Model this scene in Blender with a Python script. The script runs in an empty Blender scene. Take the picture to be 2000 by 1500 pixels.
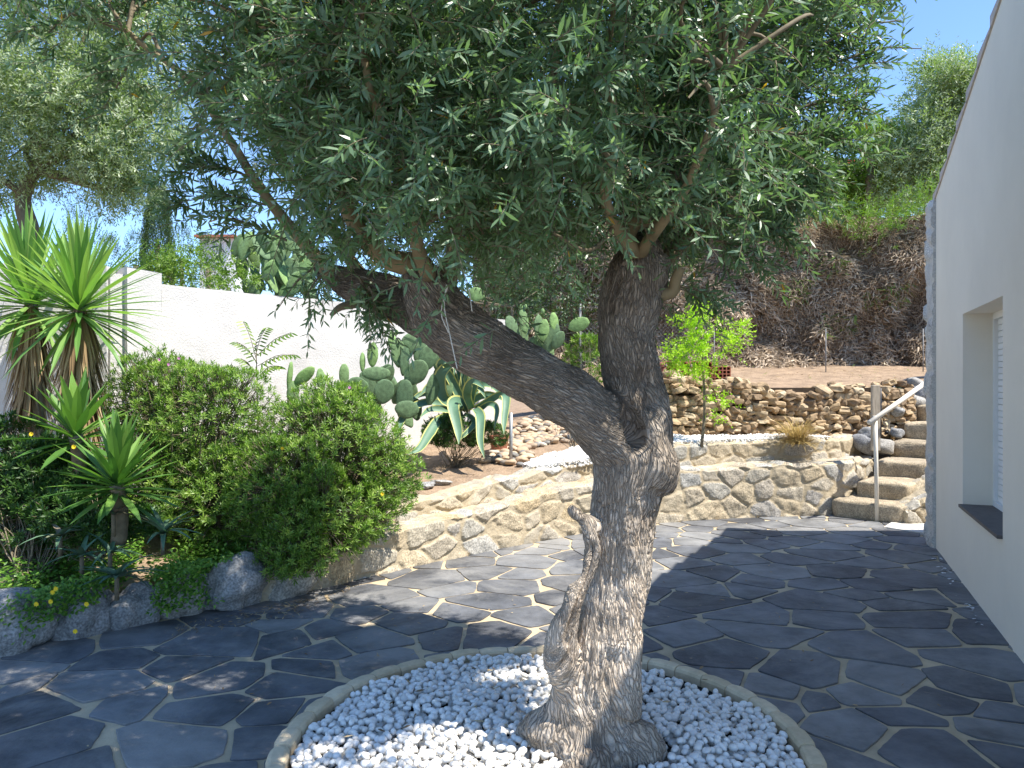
import bpy, math, random
import numpy as np
from mathutils import Vector
R=math.radians
rng=np.random.default_rng(11); random.seed(5)
S=bpy.context.scene; COL=S.collection
# ---------------------------------------------------------------- camera, sky, sun, exposure
EYE=1.55; F=1500.0
cam=bpy.data.objects.new('camera',bpy.data.cameras.new('camera')); COL.objects.link(cam)
cam.location=(0,0,EYE); cam.rotation_euler=(R(90),0,0)
cam.data.lens=27; cam.data.sensor_width=36; cam.data.clip_end=3000; cam.data.clip_start=.05
S.camera=cam
LIGHT=Vector((-.53,.235,-1))
w=bpy.data.worlds.new('World'); S.world=w; w.use_nodes=True
nt=w.node_tree; bg=nt.nodes['Background']
sky=nt.nodes.new('ShaderNodeTexSky'); sky.sky_type='NISHITA'; sky.sun_disc=False
sky.sun_elevation=R(59); sky.sun_rotation=math.atan2(.53,-.235)
sky.air_density=.85; sky.dust_density=0; sky.ozone_density=6
nt.links.new(sky.outputs[0],bg.inputs[0]); bg.inputs[1].default_value=.15
sun=bpy.data.objects.new('sun',bpy.data.lights.new('sun','SUN')); COL.objects.link(sun)
sun.data.energy=4.4; sun.data.angle=R(.5); sun.data.color=(1,.95,.87)
sun.rotation_euler=LIGHT.to_track_quat('-Z','Y').to_euler(); sun.location=(6,-3,12)
S.view_settings.view_transform='Standard'; S.view_settings.look='None'
S.view_settings.exposure=1.14; S.view_settings.gamma=1
# ---------------------------------------------------------------- helpers
def P(px,py,y): return np.array([(px-1000)/F*y,y,EYE-(py-750)/F*y])
def nrm(v): v=np.asarray(v,float); return v/(np.linalg.norm(v,axis=-1,keepdims=True)+1e-9)
def sstep(a,b,x): t=np.clip((x-a)/(b-a),0,1); return t*t*(3-2*t)
def _h(i,j,k,s):
    n=(i*73856093)^(j*19349663)^(k*83492791)^(s*2654435)
    n=n&0xffffffff; n=((n^(n>>15))*2246822519)&0xffffffff; n=((n^(n>>13))*3266489917)&0xffffffff
    n=n^(n>>16); return (n&0xffffff)/float(0xffffff)*2-1
def noise(Q,seed=0):
    Q=np.asarray(Q,float); I=np.floor(Q).astype(np.int64); f=Q-I; u=f*f*(3-2*f); r=0
    for a in (0,1):
        for b in (0,1):
            for c in (0,1):
                wt=(u[...,0] if a else 1-u[...,0])*(u[...,1] if b else 1-u[...,1])*(u[...,2] if c else 1-u[...,2])
                r=r+wt*_h(I[...,0]+a,I[...,1]+b,I[...,2]+c,seed)
    return r
def fbm(Q,o=4,seed=0):
    r=0;a=1.;Q=np.asarray(Q,float)
    for k in range(o): r=r+a*noise(Q,seed+k); Q=Q*2.03; a*=.5
    return r
class MB:
    def __init__(s): s.v=[];s.n=0;s.t=[];s.f=[];s.ex={}
    def add(s,V,faces,tint=.5,mi=0,smooth=False):
        V=np.asarray(V,float).reshape(-1,3); n=len(V)
        s.v.append(V); s.t.append(np.broadcast_to(np.asarray(tint,float),(n,)))
        for f in (faces if isinstance(faces,list) else [faces]):
            f=np.asarray(f,dtype=np.int64)
            if f.size: s.f.append((f+s.n,mi,smooth))
        s.n+=n
    def build(s,name,mats,parent=None,base=None,**tags):
        V=np.concatenate(s.v) if s.v else np.zeros((0,3)); T=np.concatenate(s.t)
        off=np.array(parent.matrix_basis.translation) if parent else np.zeros(3)
        if base is not None: off=np.array(base,float)
        me=bpy.data.meshes.new(name); me.vertices.add(len(V)); me.vertices.foreach_set('co',(V-off).ravel())
        li=np.concatenate([f.ravel() for f,_,_ in s.f]); tot=np.concatenate([np.full(len(f),f.shape[1]) for f,_,_ in s.f])
        mi=np.concatenate([np.full(len(f),m) for f,m,_ in s.f]); sm=np.concatenate([np.full(len(f),q) for f,_,q in s.f])
        me.loops.add(len(li)); me.loops.foreach_set('vertex_index',li)
        me.polygons.add(len(tot)); me.polygons.foreach_set('loop_start',np.concatenate([[0],np.cumsum(tot)[:-1]]))
        me.polygons.foreach_set('loop_total',tot); me.polygons.foreach_set('material_index',mi); me.polygons.foreach_set('use_smooth',sm.astype(bool))
        a=me.attributes.new('tint','FLOAT','POINT'); a.data.foreach_set('value',T)
        for k,arr in s.ex.items():
            a=me.attributes.new(k,'FLOAT','POINT'); a.data.foreach_set('value',np.concatenate(arr))
        me.update(calc_edges=True)
        for m in (mats if isinstance(mats,list) else [mats]): me.materials.append(m)
        o=bpy.data.objects.new(name,me); COL.objects.link(o)
        if parent: o.parent=parent
        elif base is not None: o.location=tuple(off)
        return tag(o,**tags)
def tag(o,label=None,cat=None,group=None,kind=None):
    if label: o['label']=label
    if cat: o['category']=cat
    if group: o['group']=group
    if kind: o['kind']=kind
    return o
def thing(name,loc,label,cat,group=None):
    o=bpy.data.objects.new(name,None); COL.objects.link(o); o.location=tuple(float(c) for c in loc)
    o.empty_display_size=.1; return tag(o,label,cat,group)
def tube(mb,pts,rad,seg=8,tint=.5,mi=0,smooth=True,caps=True,squash=None):
    pts=np.asarray(pts,float); n=len(pts); rad=np.broadcast_to(np.asarray(rad,float),(n,))
    T=nrm(np.gradient(pts,axis=0)); up=np.array([0,0,1.]) if abs(T[0][2])<.9 else np.array([1.,0,0])
    N=[]; c=up
    for k in range(n):
        c=c-T[k]*np.dot(c,T[k]); c=c/np.linalg.norm(c); N.append(c)
    N=np.array(N); B=np.cross(T,N); a=np.linspace(0,2*math.pi,seg,endpoint=False)
    V=pts[:,None]+rad[:,None,None]*(np.cos(a)[None,:,None]*N[:,None]+np.sin(a)[None,:,None]*B[:,None])
    i=np.arange(n-1)[:,None]*seg; j=np.arange(seg)[None]; k=(j+1)%seg
    q=np.stack([i+j,i+k,i+seg+k,i+seg+j],-1).reshape(-1,4); fs=[q]
    V=V.reshape(-1,3)
    if caps:
        V=np.vstack([V,pts[0],pts[-1]]); m=n*seg
        fs.append(np.stack([np.full(seg,m),(np.arange(seg)+1)%seg,np.arange(seg)],-1))
        fs.append(np.stack([np.full(seg,m+1),(n-1)*seg+np.arange(seg),(n-1)*seg+(np.arange(seg)+1)%seg],-1))
    mb.add(V,fs,tint,mi,smooth)
def crom(pts,n=6):
    pts=np.asarray(pts,float)
    if len(pts)<3: return np.array([pts[0]+(pts[-1]-pts[0])*t for t in np.linspace(0,1,n)])
    Q=np.vstack([2*pts[0]-pts[1],pts,2*pts[-1]-pts[-2]]); out=[]
    for k in range(1,len(Q)-2):
        a,b,c,d=Q[k-1:k+3]
        for t in np.linspace(0,1,n,endpoint=False):
            out.append(.5*((2*b)+(c-a)*t+(2*a-5*b+4*c-d)*t*t+(3*b-a-3*c+d)*t**3))
    out.append(pts[-1]); return np.array(out)
def box(mb,c,s,rot=0,tint=.5,mi=0,bev=0):
    x,y,z=np.array(s)/2; b=min(bev,.49*min(s))
    if b>0:
        V=[];
        for sz,zz in ((-1,-z),(-1,-z+b),(1,z-b),(1,z)):
            e=b if abs(zz)==z else 0
            xx,yy=x-e,y-e
            V+=[(-xx,-yy,zz),(xx,-yy,zz),(xx,yy,zz),(-xx,yy,zz)]
        # chamfer vertical edges skipped; ring stack
        Fq=[(3,2,1,0),(12,13,14,15)]
        for k in range(3):
            for j in range(4): Fq.append((k*4+j,k*4+(j+1)%4,k*4+4+(j+1)%4,k*4+4+j))
    else:
        V=[(-x,-y,-z),(x,-y,-z),(x,y,-z),(-x,y,-z),(-x,-y,z),(x,-y,z),(x,y,z),(-x,y,z)]
        Fq=[(3,2,1,0),(4,5,6,7),(0,1,5,4),(1,2,6,5),(2,3,7,6),(3,0,4,7)]
    V=np.array(V); ca,sa=math.cos(rot),math.sin(rot)
    V=np.stack([V[:,0]*ca-V[:,1]*sa,V[:,0]*sa+V[:,1]*ca,V[:,2]],-1)+np.array(c)
    mb.add(V,np.array(Fq),tint,mi)
def ico(sub):
    import bmesh
    b=bmesh.new(); bmesh.ops.create_icosphere(b,subdivisions=sub,radius=1)
    V=np.array([v.co[:] for v in b.verts]); Fc=np.array([[v.index for v in f.verts] for f in b.faces]); b.free(); return V,Fc
ICO2=ico(2); ICO3=ico(3); ICO4=ico(4)
def rot_mats(n,full=True,tilt=.4):
    a=rng.uniform(0,2*math.pi,n); ax=nrm(rng.normal(size=(n,3))); 
    th=rng.uniform(0,math.pi,n) if full else rng.normal(0,tilt,n)
    K=np.zeros((n,3,3)); K[:,0,1]=-ax[:,2];K[:,0,2]=ax[:,1];K[:,1,0]=ax[:,2];K[:,1,2]=-ax[:,0];K[:,2,0]=-ax[:,1];K[:,2,1]=ax[:,0]
    Rm=np.eye(3)+np.sin(th)[:,None,None]*K+(1-np.cos(th))[:,None,None]*(K@K)
    Z=np.zeros((n,3,3)); Z[:,0,0]=np.cos(a);Z[:,0,1]=-np.sin(a);Z[:,1,0]=np.sin(a);Z[:,1,1]=np.cos(a);Z[:,2,2]=1
    return Rm@Z
def blobs(mb,C,size,sub=ICO2,tilt=.4,tint=None,rough=.12,mi=0,smooth=True,box_=0):
    V,Fc=sub; n=len(C); W=V.copy()
    if box_: W=np.sign(W)*np.abs(W)**(1-box_); 
    A=W[None]*np.asarray(size)[:,None,:]
    sd=rng.uniform(0,99,(n,1,3)); A=A*(1+rough*noise(V[None]*1.6+sd,3)[...,None])
    A=np.einsum('nij,nvj->nvi',rot_mats(n,False,tilt),A)+C[:,None]
    fc=(Fc[None]+np.arange(n)[:,None,None]*len(V)).reshape(-1,3)
    t=np.repeat(rng.uniform(0,1,n) if tint is None else tint,len(V))
    mb.add(A.reshape(-1,3),fc,t,mi,smooth)
PR_OLIVE=[(0,0),(.25,.8),(.6,1),(1,0)]
PR_LEAF=[(0,0),(.35,1),(.75,.75),(1,0)]
PR_S=[(0,0),(.5,1),(1,0)]
PR_BLADE=[(0,.7),(.25,1),(.5,.95),(.75,.65),(1,0)]
def leafset(mb,Pp,D,N,L,W,prof=PR_LEAF,bend=.1,fold=0,tint=None,mi=0,smooth=False):
    Pp=np.asarray(Pp,float); n=len(Pp)
    if n==0: return
    D=nrm(D); Sd=nrm(np.cross(D,N)); N=np.cross(Sd,D)
    L=np.broadcast_to(L,(n,))[:,None]; W=np.broadcast_to(W,(n,))[:,None]; bend=np.broadcast_to(bend,(n,))[:,None]
    rows=[];V=[];c=0
    for t,wd in prof:
        ce=Pp+D*L*t-N*bend*L*t*t
        if wd==0: V.append(ce); rows.append([c]); c+=1
        elif fold: V+= [ce-Sd*W*wd/2+N*W*wd*fold,ce,ce+Sd*W*wd/2+N*W*wd*fold]; rows.append([c,c+1,c+2]); c+=3
        else: V+=[ce-Sd*W*wd/2,ce+Sd*W*wd/2]; rows.append([c,c+1]); c+=2
    V=np.stack(V,1); tri=[];qd=[]
    for a,b in zip(rows[:-1],rows[1:]):
        if len(a)==1:
            for k in range(len(b)-1): tri.append((a[0],b[k],b[k+1]))
        elif len(b)==1:
            for k in range(len(a)-1): tri.append((a[k],b[0],a[k+1]))
        else:
            for k in range(len(a)-1): qd.append((a[k],b[k],b[k+1],a[k+1]))
    o=(np.arange(n)*c)[:,None,None]; fs=[]
    if tri: fs.append((np.array(tri)[None]+o).reshape(-1,3))
    if qd: fs.append((np.array(qd)[None]+o).reshape(-1,4))
    t=rng.uniform(0,1,n) if tint is None else np.broadcast_to(tint,(n,))
    mb.add(V.reshape(-1,3),fs,np.repeat(t,c),mi,smooth)
def prisms(mb,A,B,ra,rb,tint=.5,mi=0):
    A=np.asarray(A);B=np.asarray(B);n=len(A);D=nrm(B-A); U=nrm(np.cross(D,np.array([.31,.52,.79]))); W=np.cross(D,U)
    ra=np.broadcast_to(ra,(n,))[:,None];rb=np.broadcast_to(rb,(n,))[:,None]; V=[]
    for X,r in ((A,ra),(B,rb)):
        for k in range(3):
            a=k*2.0944; V.append(X+r*(U*math.cos(a)+W*math.sin(a)))
    V=np.stack(V,1); f=np.array([(0,1,4,3),(1,2,5,4),(2,0,3,5)]); o=(np.arange(n)*6)[:,None,None]
    mb.add(V.reshape(-1,3),(f[None]+o).reshape(-1,4),tint,mi,True)
def shoots(mb,P0,D0,ln,pairs,lL,lW,prof=PR_OLIVE,droop=.15,ang=(35,65),mi=0,twig=None,r=.0018,spread=.3,gold=0):
    n=len(P0); D0=nrm(D0); ln=np.broadcast_to(ln,(n,))[:,None]
    U=nrm(np.cross(D0,rng.normal(size=(n,3)))); W=np.cross(D0,U); prev=P0; gt=rng.uniform(.2,.8,n)
    g=np.array([0,0,-1.])
    for k in range(pairs):
        t=(k+1)/pairs; pos=P0+D0*ln*t+g*droop*ln*t*t
        T=nrm(D0+g*droop*2*t)
        if twig is not None: prisms(mb,prev,pos,r*(1.2-.6*t),r*(1.1-.6*t),.5,twig)
        prev=pos
        side=U if k%2 else W
        for sg in (1,-1):
            a=np.radians(rng.uniform(ang[0],ang[1],n)*(1.-.55*(t>.95)))[:,None]
            d=nrm(T*np.cos(a)+sg*side*np.sin(a)+rng.normal(0,spread,(n,3))*.5)
            N=nrm(T*.6+np.array([0,0,.5])+rng.normal(0,.5,(n,3)))
            sz=(1-.35*t)*rng.uniform(.7,1.15,n)
            tt=np.clip(gt*.55+rng.uniform(0,.4,n)+.1*t,0,.93)
            if gold: tt=np.where(rng.random(n)<gold,1.,tt)
            leafset(mb,pos,d,N,lL*sz,lW*sz,prof,rng.uniform(-.05,.25,n),0,tt,mi)
def rosettes(mb,C,A,nl,L,W,prof=PR_S,ang=(25,85),mi=0,bend=.15,tint=None):
    n=len(C); A=nrm(A); U=nrm(np.cross(A,rng.normal(size=(n,3)))); Wv=np.cross(A,U); base=rng.uniform(.1,.9,n) if tint is None else tint
    for k in range(nl):
        a=k*2.399+rng.uniform(-.2,.2,n); f=k/max(1,nl-1); el=np.radians(ang[0]+(ang[1]-ang[0])*f+rng.normal(0,8,n))
        rad=U*np.cos(a)[:,None]+Wv*np.sin(a)[:,None]
        d=A*np.cos(el)[:,None]+rad*np.sin(el)[:,None]; N=A*np.sin(el)[:,None]-rad*np.cos(el)[:,None]
        s=rng.uniform(.7,1.1,n)
        leafset(mb,C-A*(L*.35*f)[...,None] if np.ndim(L) else C-A*L*.35*f,d,N,L*s,W*s,prof,bend,0,np.clip(base+rng.normal(0,.12,n)-.15*f,0,1),mi)
# ---------------------------------------------------------------- materials
def ramp(nt,stops):
    r=nt.nodes.new('ShaderNodeValToRGB'); e=r.color_ramp.elements
    while len(e)<len(stops): e.new(.5)
    for k,(p,c) in enumerate(stops): e[k].position=p; e[k].color=(*c,1)
    return r
def M(name,stops,rough=.8,var=.25,scale=6,bump=.3,bscale=40,bdist=.01,spec=.3,transl=0,back=None,stretch=None,attr='tint',detail=8,metal=0,tcol=None):
    m=bpy.data.materials.new(name); m.use_nodes=True; nt=m.node_tree; L=nt.links; p=nt.nodes['Principled BSDF']
    p.inputs['Roughness'].default_value=rough; p.inputs['Specular IOR Level'].default_value=spec; p.inputs['Metallic'].default_value=metal
    tc=nt.nodes.new('ShaderNodeTexCoord'); co=tc.outputs['Object']
    if stretch:
        mp=nt.nodes.new('ShaderNodeMapping'); L.new(co,mp.inputs[0]); mp.inputs['Scale'].default_value=stretch; co=mp.outputs[0]
    if not isinstance(stops,list):
        rg=nt.nodes.new('ShaderNodeRGB'); rg.outputs[0].default_value=(*stops,1); c=rg.outputs[0]
    else:
        at=nt.nodes.new('ShaderNodeAttribute'); at.attribute_name=attr
        r=ramp(nt,stops); L.new(at.outputs['Fac'],r.inputs[0]); c=r.outputs[0]
    if var:
        no=nt.nodes.new('ShaderNodeTexNoise'); no.inputs['Scale'].default_value=scale; no.inputs['Detail'].default_value=detail; no.inputs['Roughness'].default_value=.65
        L.new(co,no.inputs['Vector'])
        mr=nt.nodes.new('ShaderNodeMapRange'); L.new(no.outputs['Fac'],mr.inputs[0]); mr.inputs[1].default_value=.3; mr.inputs[2].default_value=.7
        mr.inputs[3].default_value=1-var; mr.inputs[4].default_value=1+var
        mx=nt.nodes.new('ShaderNodeVectorMath'); mx.operation='SCALE'; L.new(c,mx.inputs[0]); L.new(mr.outputs[0],mx.inputs['Scale']); c=mx.outputs[0]
    if back:
        ge=nt.nodes.new('ShaderNodeNewGeometry'); mi=nt.nodes.new('ShaderNodeMix'); mi.data_type='RGBA'
        L.new(ge.outputs['Backfacing'],mi.inputs['Factor']); L.new(c,mi.inputs[6]); mi.inputs[7].default_value=(*back,1); c=mi.outputs[2]
    L.new(c,p.inputs['Base Color'])
    if bump:
        nb=nt.nodes.new('ShaderNodeTexNoise'); nb.inputs['Scale'].default_value=bscale; nb.inputs['Detail'].default_value=6; nb.inputs['Roughness'].default_value=.6
        L.new(co,nb.inputs['Vector']); bp=nt.nodes.new('ShaderNodeBump'); bp.inputs['Strength'].default_value=bump; bp.inputs['Distance'].default_value=bdist
        L.new(nb.outputs['Fac'],bp.inputs['Height']); L.new(bp.outputs[0],p.inputs['Normal'])
    m['_c']=1
    if transl:
        tr=nt.nodes.new('ShaderNodeBsdfTranslucent'); ms=nt.nodes.new('ShaderNodeMixShader'); ms.inputs[0].default_value=transl
        if tcol:
            tm=nt.nodes.new('ShaderNodeVectorMath'); tm.operation='MULTIPLY'; L.new(c,tm.inputs[0]); tm.inputs[1].default_value=tcol; L.new(tm.outputs[0],tr.inputs[0])
        else: L.new(c,tr.inputs[0])
        L.new(p.outputs[0],ms.inputs[1]); L.new(tr.outputs[0],ms.inputs[2]); L.new(ms.outputs[0],nt.nodes['Material Output'].inputs[0])
    return m
def leafM(name,a,b,c,back=None,transl=.3,rough=.45,spec=.45,gold=None):
    st=[(0,a),(.5,b),(.94,c)]
    if gold: st+=[(.96,gold)]
    return M(name,st,rough,0,bump=0,transl=transl,back=back,spec=spec,tcol=(1.5,1.9,.7))
m_olive=leafM('olive_leaf',(.038,.078,.040),(.092,.155,.078),(.29,.37,.23),back=(.14,.22,.12),gold=(.5,.27,.03),transl=.3,rough=.38,spec=.5)
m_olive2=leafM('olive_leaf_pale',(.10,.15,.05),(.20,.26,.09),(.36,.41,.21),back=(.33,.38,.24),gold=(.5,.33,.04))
m_wood=M('twig_wood',(.17,.14,.09),.8,.3,20,.3,120,.002)
m_pale=M('young_olive_bark',(.23,.185,.105),.75,.25,9,.4,60,.004,stretch=(1,1,.4))
m_soil=M('soil',(.31,.22,.145),.95,.35,5,.9,30,.03)
m_ground=M('ground_dirt',(.25,.18,.11),.95,.35,1.2,.7,20,.03)
m_grout=M('grout',(.50,.40,.26),.95,.25,3,.5,60,.006)
m_peb=M('white_pebble',[(0,(.66,.63,.57)),(.5,(.80,.775,.72)),(1,(.85,.83,.78))],.5,.06,15,.12,60,.003,spec=.4)
m_cob=M('river_cobble',[(0,(.20,.19,.17)),(.12,(.25,.21,.17)),(.3,(.42,.30,.19)),(.6,(.52,.41,.28)),(.85,(.40,.27,.17)),(1,(.55,.48,.38))],.65,.15,25,.2,60,.004)
m_dry=M('fieldstone',[(0,(.20,.14,.085)),(.3,(.34,.24,.14)),(.6,(.46,.34,.20)),(.85,(.40,.31,.20)),(1,(.55,.45,.30))],.9,.3,18,.7,45,.01)
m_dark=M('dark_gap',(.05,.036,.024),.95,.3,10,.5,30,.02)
m_edge=M('edging_concrete',[(0,(.55,.44,.28)),(1,(.68,.56,.38))],.9,.18,14,.35,110,.003)
m_membrane=M('weed_membrane',(.012,.012,.012),.9,.2,10,.4,60,.003)
m_plaster=M('house_plaster',(.80,.735,.62),.9,.055,.9,.3,110,.003)
m_whitewall=M('rough_whitewash',(.575,.55,.51),.95,.12,2.2,.6,55,.012)
m_wmetal=M('white_paint',(.8,.8,.78),.5,.05,5,.05,30,.002)
m_graystone=M('sill_slate',(.10,.09,.085),.6,.3,20,.2,60,.003)
m_terra=M('terracotta',(.36,.14,.085),.85,.2,8,.3,50,.004)
m_gmetal=M('galvanised_metal',(.42,.43,.43),.45,.15,20,.1,50,.001,metal=.6)
m_greywood=M('weathered_wood',(.42,.36,.28),.85,.3,14,.6,30,.004,stretch=(6,6,.6))
m_rail=M('bleached_rail_wood',(.74,.68,.58),.8,.2,14,.4,30,.003,stretch=(6,6,.6))
m_hose=M('black_pipe',(.02,.022,.03),.4,.1,5,0)
m_yucca=leafM('yucca_leaf',(.07,.17,.035),(.13,.26,.06),(.30,.42,.12),transl=.25,rough=.35)
m_yucca2=leafM('low_yucca_leaf',(.045,.12,.025),(.08,.18,.035),(.17,.30,.06),transl=.2,rough=.4)  # deeper green yucca leaf copy, colour darkened for bush shade
m_dead=M('dead_leaf',[(0,(.16,.10,.05)),(.5,(.36,.25,.13)),(1,(.55,.43,.25))],.85,0,bump=0,transl=.2)
m_bush=leafM('shrub_leaf',(.075,.145,.02),(.16,.27,.04),(.31,.42,.085),transl=.28)
m_bushd=leafM('dark_shrub_leaf',(.025,.07,.015),(.055,.12,.025),(.11,.20,.04),transl=.25)
m_cover=leafM('ground_cover_leaf',(.06,.15,.02),(.12,.25,.035),(.22,.36,.06),transl=.3)
m_lime=leafM('citrus_leaf',(.16,.30,.01),(.33,.50,.02),(.48,.62,.05),transl=.35)
m_cactus=M('cactus_skin',[(0,(.075,.13,.065)),(.5,(.14,.22,.10)),(1,(.20,.32,.10))],.7,.4,24,.6,90,.006)
m_ag1=M('agave_green',(.10,.19,.115),.5,.12,10,.1,40,.002)
m_ag2=M('agave_margin',(.50,.50,.17),.5,.12,10,.1,40,.002)
m_aloe=M('aloe_leaf',[(0,(.07,.14,.09)),(.6,(.11,.19,.11)),(1,(.24,.16,.12))],.5,.15,10,.1,40,.002)
m_con=leafM('conifer_leaf',(.02,.05,.02),(.045,.09,.03),(.10,.16,.04),transl=.15)
m_green=leafM('hedge_leaf',(.06,.13,.015),(.13,.22,.03),(.25,.34,.06),transl=.3)
m_hedge=M('dead_conifer',[(0,(.17,.118,.072)),(.5,(.47,.37,.26)),(.9,(.74,.61,.45)),(1,(.18,.26,.06))],.95,0,bump=0,transl=.2)
m_grass=M('straw_grass',[(0,(.30,.22,.08)),(1,(.62,.46,.18))],.8,0,bump=0,transl=.25)
m_yel=M('yellow_petal',(.85,.62,.03),.6,0,bump=0,transl=.2)
m_pink=M('pink_petal',(.62,.25,.5),.6,0,bump=0,transl=.2)
m_wire=M('pale_twine',(.62,.62,.58),.7,.1,5,0)
m_fwall=M('far_white_wall',(.72,.72,.72),.9,.03,1,0)
m_hill=M('far_hill',(.09,.10,.07),.95,.35,.05,0)
m_litter=m_dead
def slateM():
    m=M('slate_slab',[(0,(.062,.064,.070)),(.5,(.105,.109,.118)),(.8,(.15,.153,.157)),(1,(.20,.195,.185))],.62,.5,3.5,.6,30,.008,spec=.4)
    nt=m.node_tree;L=nt.links;p=nt.nodes['Principled BSDF']; src=p.inputs['Base Color'].links[0].from_socket
    tc=nt.nodes.new('ShaderNodeTexCoord'); no=nt.nodes.new('ShaderNodeTexNoise'); no.inputs['Scale'].default_value=1.1; no.inputs['Detail'].default_value=10; no.inputs['Roughness'].default_value=.72; no.inputs['Distortion'].default_value=.6
    L.new(tc.outputs['Object'],no.inputs['Vector']); r=ramp(nt,[(0,(0,0,0)),(.44,(0,0,0)),(.66,(.75,.75,.75))]); L.new(no.outputs['Fac'],r.inputs[0])
    mi=nt.nodes.new('ShaderNodeMix'); mi.data_type='RGBA'; L.new(r.outputs[0],mi.inputs['Factor']); L.new(src,mi.inputs[6]); mi.inputs[7].default_value=(.30,.29,.27,1)
    L.new(mi.outputs[2],p.inputs['Base Color'])
    # cleft layering
    mp=nt.nodes.new('ShaderNodeMapping'); mp.inputs['Scale'].default_value=(1.2,5,1); mp.inputs['Rotation'].default_value=(0,0,.3); L.new(tc.outputs['Object'],mp.inputs[0])
    n2=nt.nodes.new('ShaderNodeTexNoise'); n2.inputs['Scale'].default_value=3; n2.inputs['Detail'].default_value=8; L.new(mp.outputs[0],n2.inputs['Vector'])
    st=nt.nodes.new('ShaderNodeMath'); st.operation='SNAP'; L.new(n2.outputs['Fac'],st.inputs[0]); st.inputs[1].default_value=.07
    b2=nt.nodes.new('ShaderNodeBump'); b2.inputs['Strength'].default_value=.5; b2.inputs['Distance'].default_value=.03; L.new(st.outputs[0],b2.inputs['Height'])
    L.new(p.inputs['Normal'].links[0].from_socket,b2.inputs['Normal']); L.new(b2.outputs[0],p.inputs['Normal'])
    rr=nt.nodes.new('ShaderNodeMapRange'); L.new(no.outputs['Fac'],rr.inputs[0]); rr.inputs[3].default_value=.42; rr.inputs[4].default_value=.85; L.new(rr.outputs[0],p.inputs['Roughness'])
    return m
m_slate=slateM()
def stoneM(name,stops,mortar):
    m=M(name,stops,.9,.3,9,.7,45,.012)
    nt=m.node_tree;L=nt.links;p=nt.nodes['Principled BSDF']; src=p.inputs['Base Color'].links[0].from_socket
    tc=nt.nodes.new('ShaderNodeTexCoord'); no=nt.nodes.new('ShaderNodeTexNoise'); no.inputs['Scale'].default_value=70; no.inputs['Detail'].default_value=4
    L.new(tc.outputs['Object'],no.inputs['Vector']); mr=nt.nodes.new('ShaderNodeMapRange'); L.new(no.outputs['Fac'],mr.inputs[0]); mr.inputs[1].default_value=.35; mr.inputs[2].default_value=.65; mr.inputs[3].default_value=.62; mr.inputs[4].default_value=1.25
    sc=nt.nodes.new('ShaderNodeVectorMath'); sc.operation='SCALE'; L.new(src,sc.inputs[0]); L.new(mr.outputs[0],sc.inputs['Scale'])
    n3=nt.nodes.new('ShaderNodeTexNoise'); n3.inputs['Scale'].default_value=5; n3.inputs['Detail'].default_value=6; L.new(tc.outputs['Object'],n3.inputs['Vector'])
    m3=nt.nodes.new('ShaderNodeMix'); m3.data_type='RGBA'; m3.inputs[6].default_value=(*mortar,1); m3.inputs[7].default_value=(*[c*.72 for c in mortar],1); L.new(n3.outputs['Fac'],m3.inputs['Factor'])
    at=nt.nodes.new('ShaderNodeAttribute'); at.attribute_name='mask'; mi=nt.nodes.new('ShaderNodeMix'); mi.data_type='RGBA'
    L.new(at.outputs['Fac'],mi.inputs['Factor']); L.new(m3.outputs[2],mi.inputs[6]); L.new(sc.outputs[0],mi.inputs[7]); L.new(mi.outputs[2],p.inputs['Base Color']); return m
m_stone=stoneM('rubble_masonry',[(0,(.33,.32,.29)),(.25,(.45,.40,.31)),(.45,(.46,.36,.22)),(.6,(.40,.39,.36)),(.8,(.52,.42,.27)),(1,(.36,.34,.31))],(.50,.415,.285))
m_rock=stoneM('boulder_granite',[(0,(.22,.22,.22)),(.5,(.30,.30,.29)),(1,(.36,.33,.28))],(.3,.27,.2))
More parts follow.
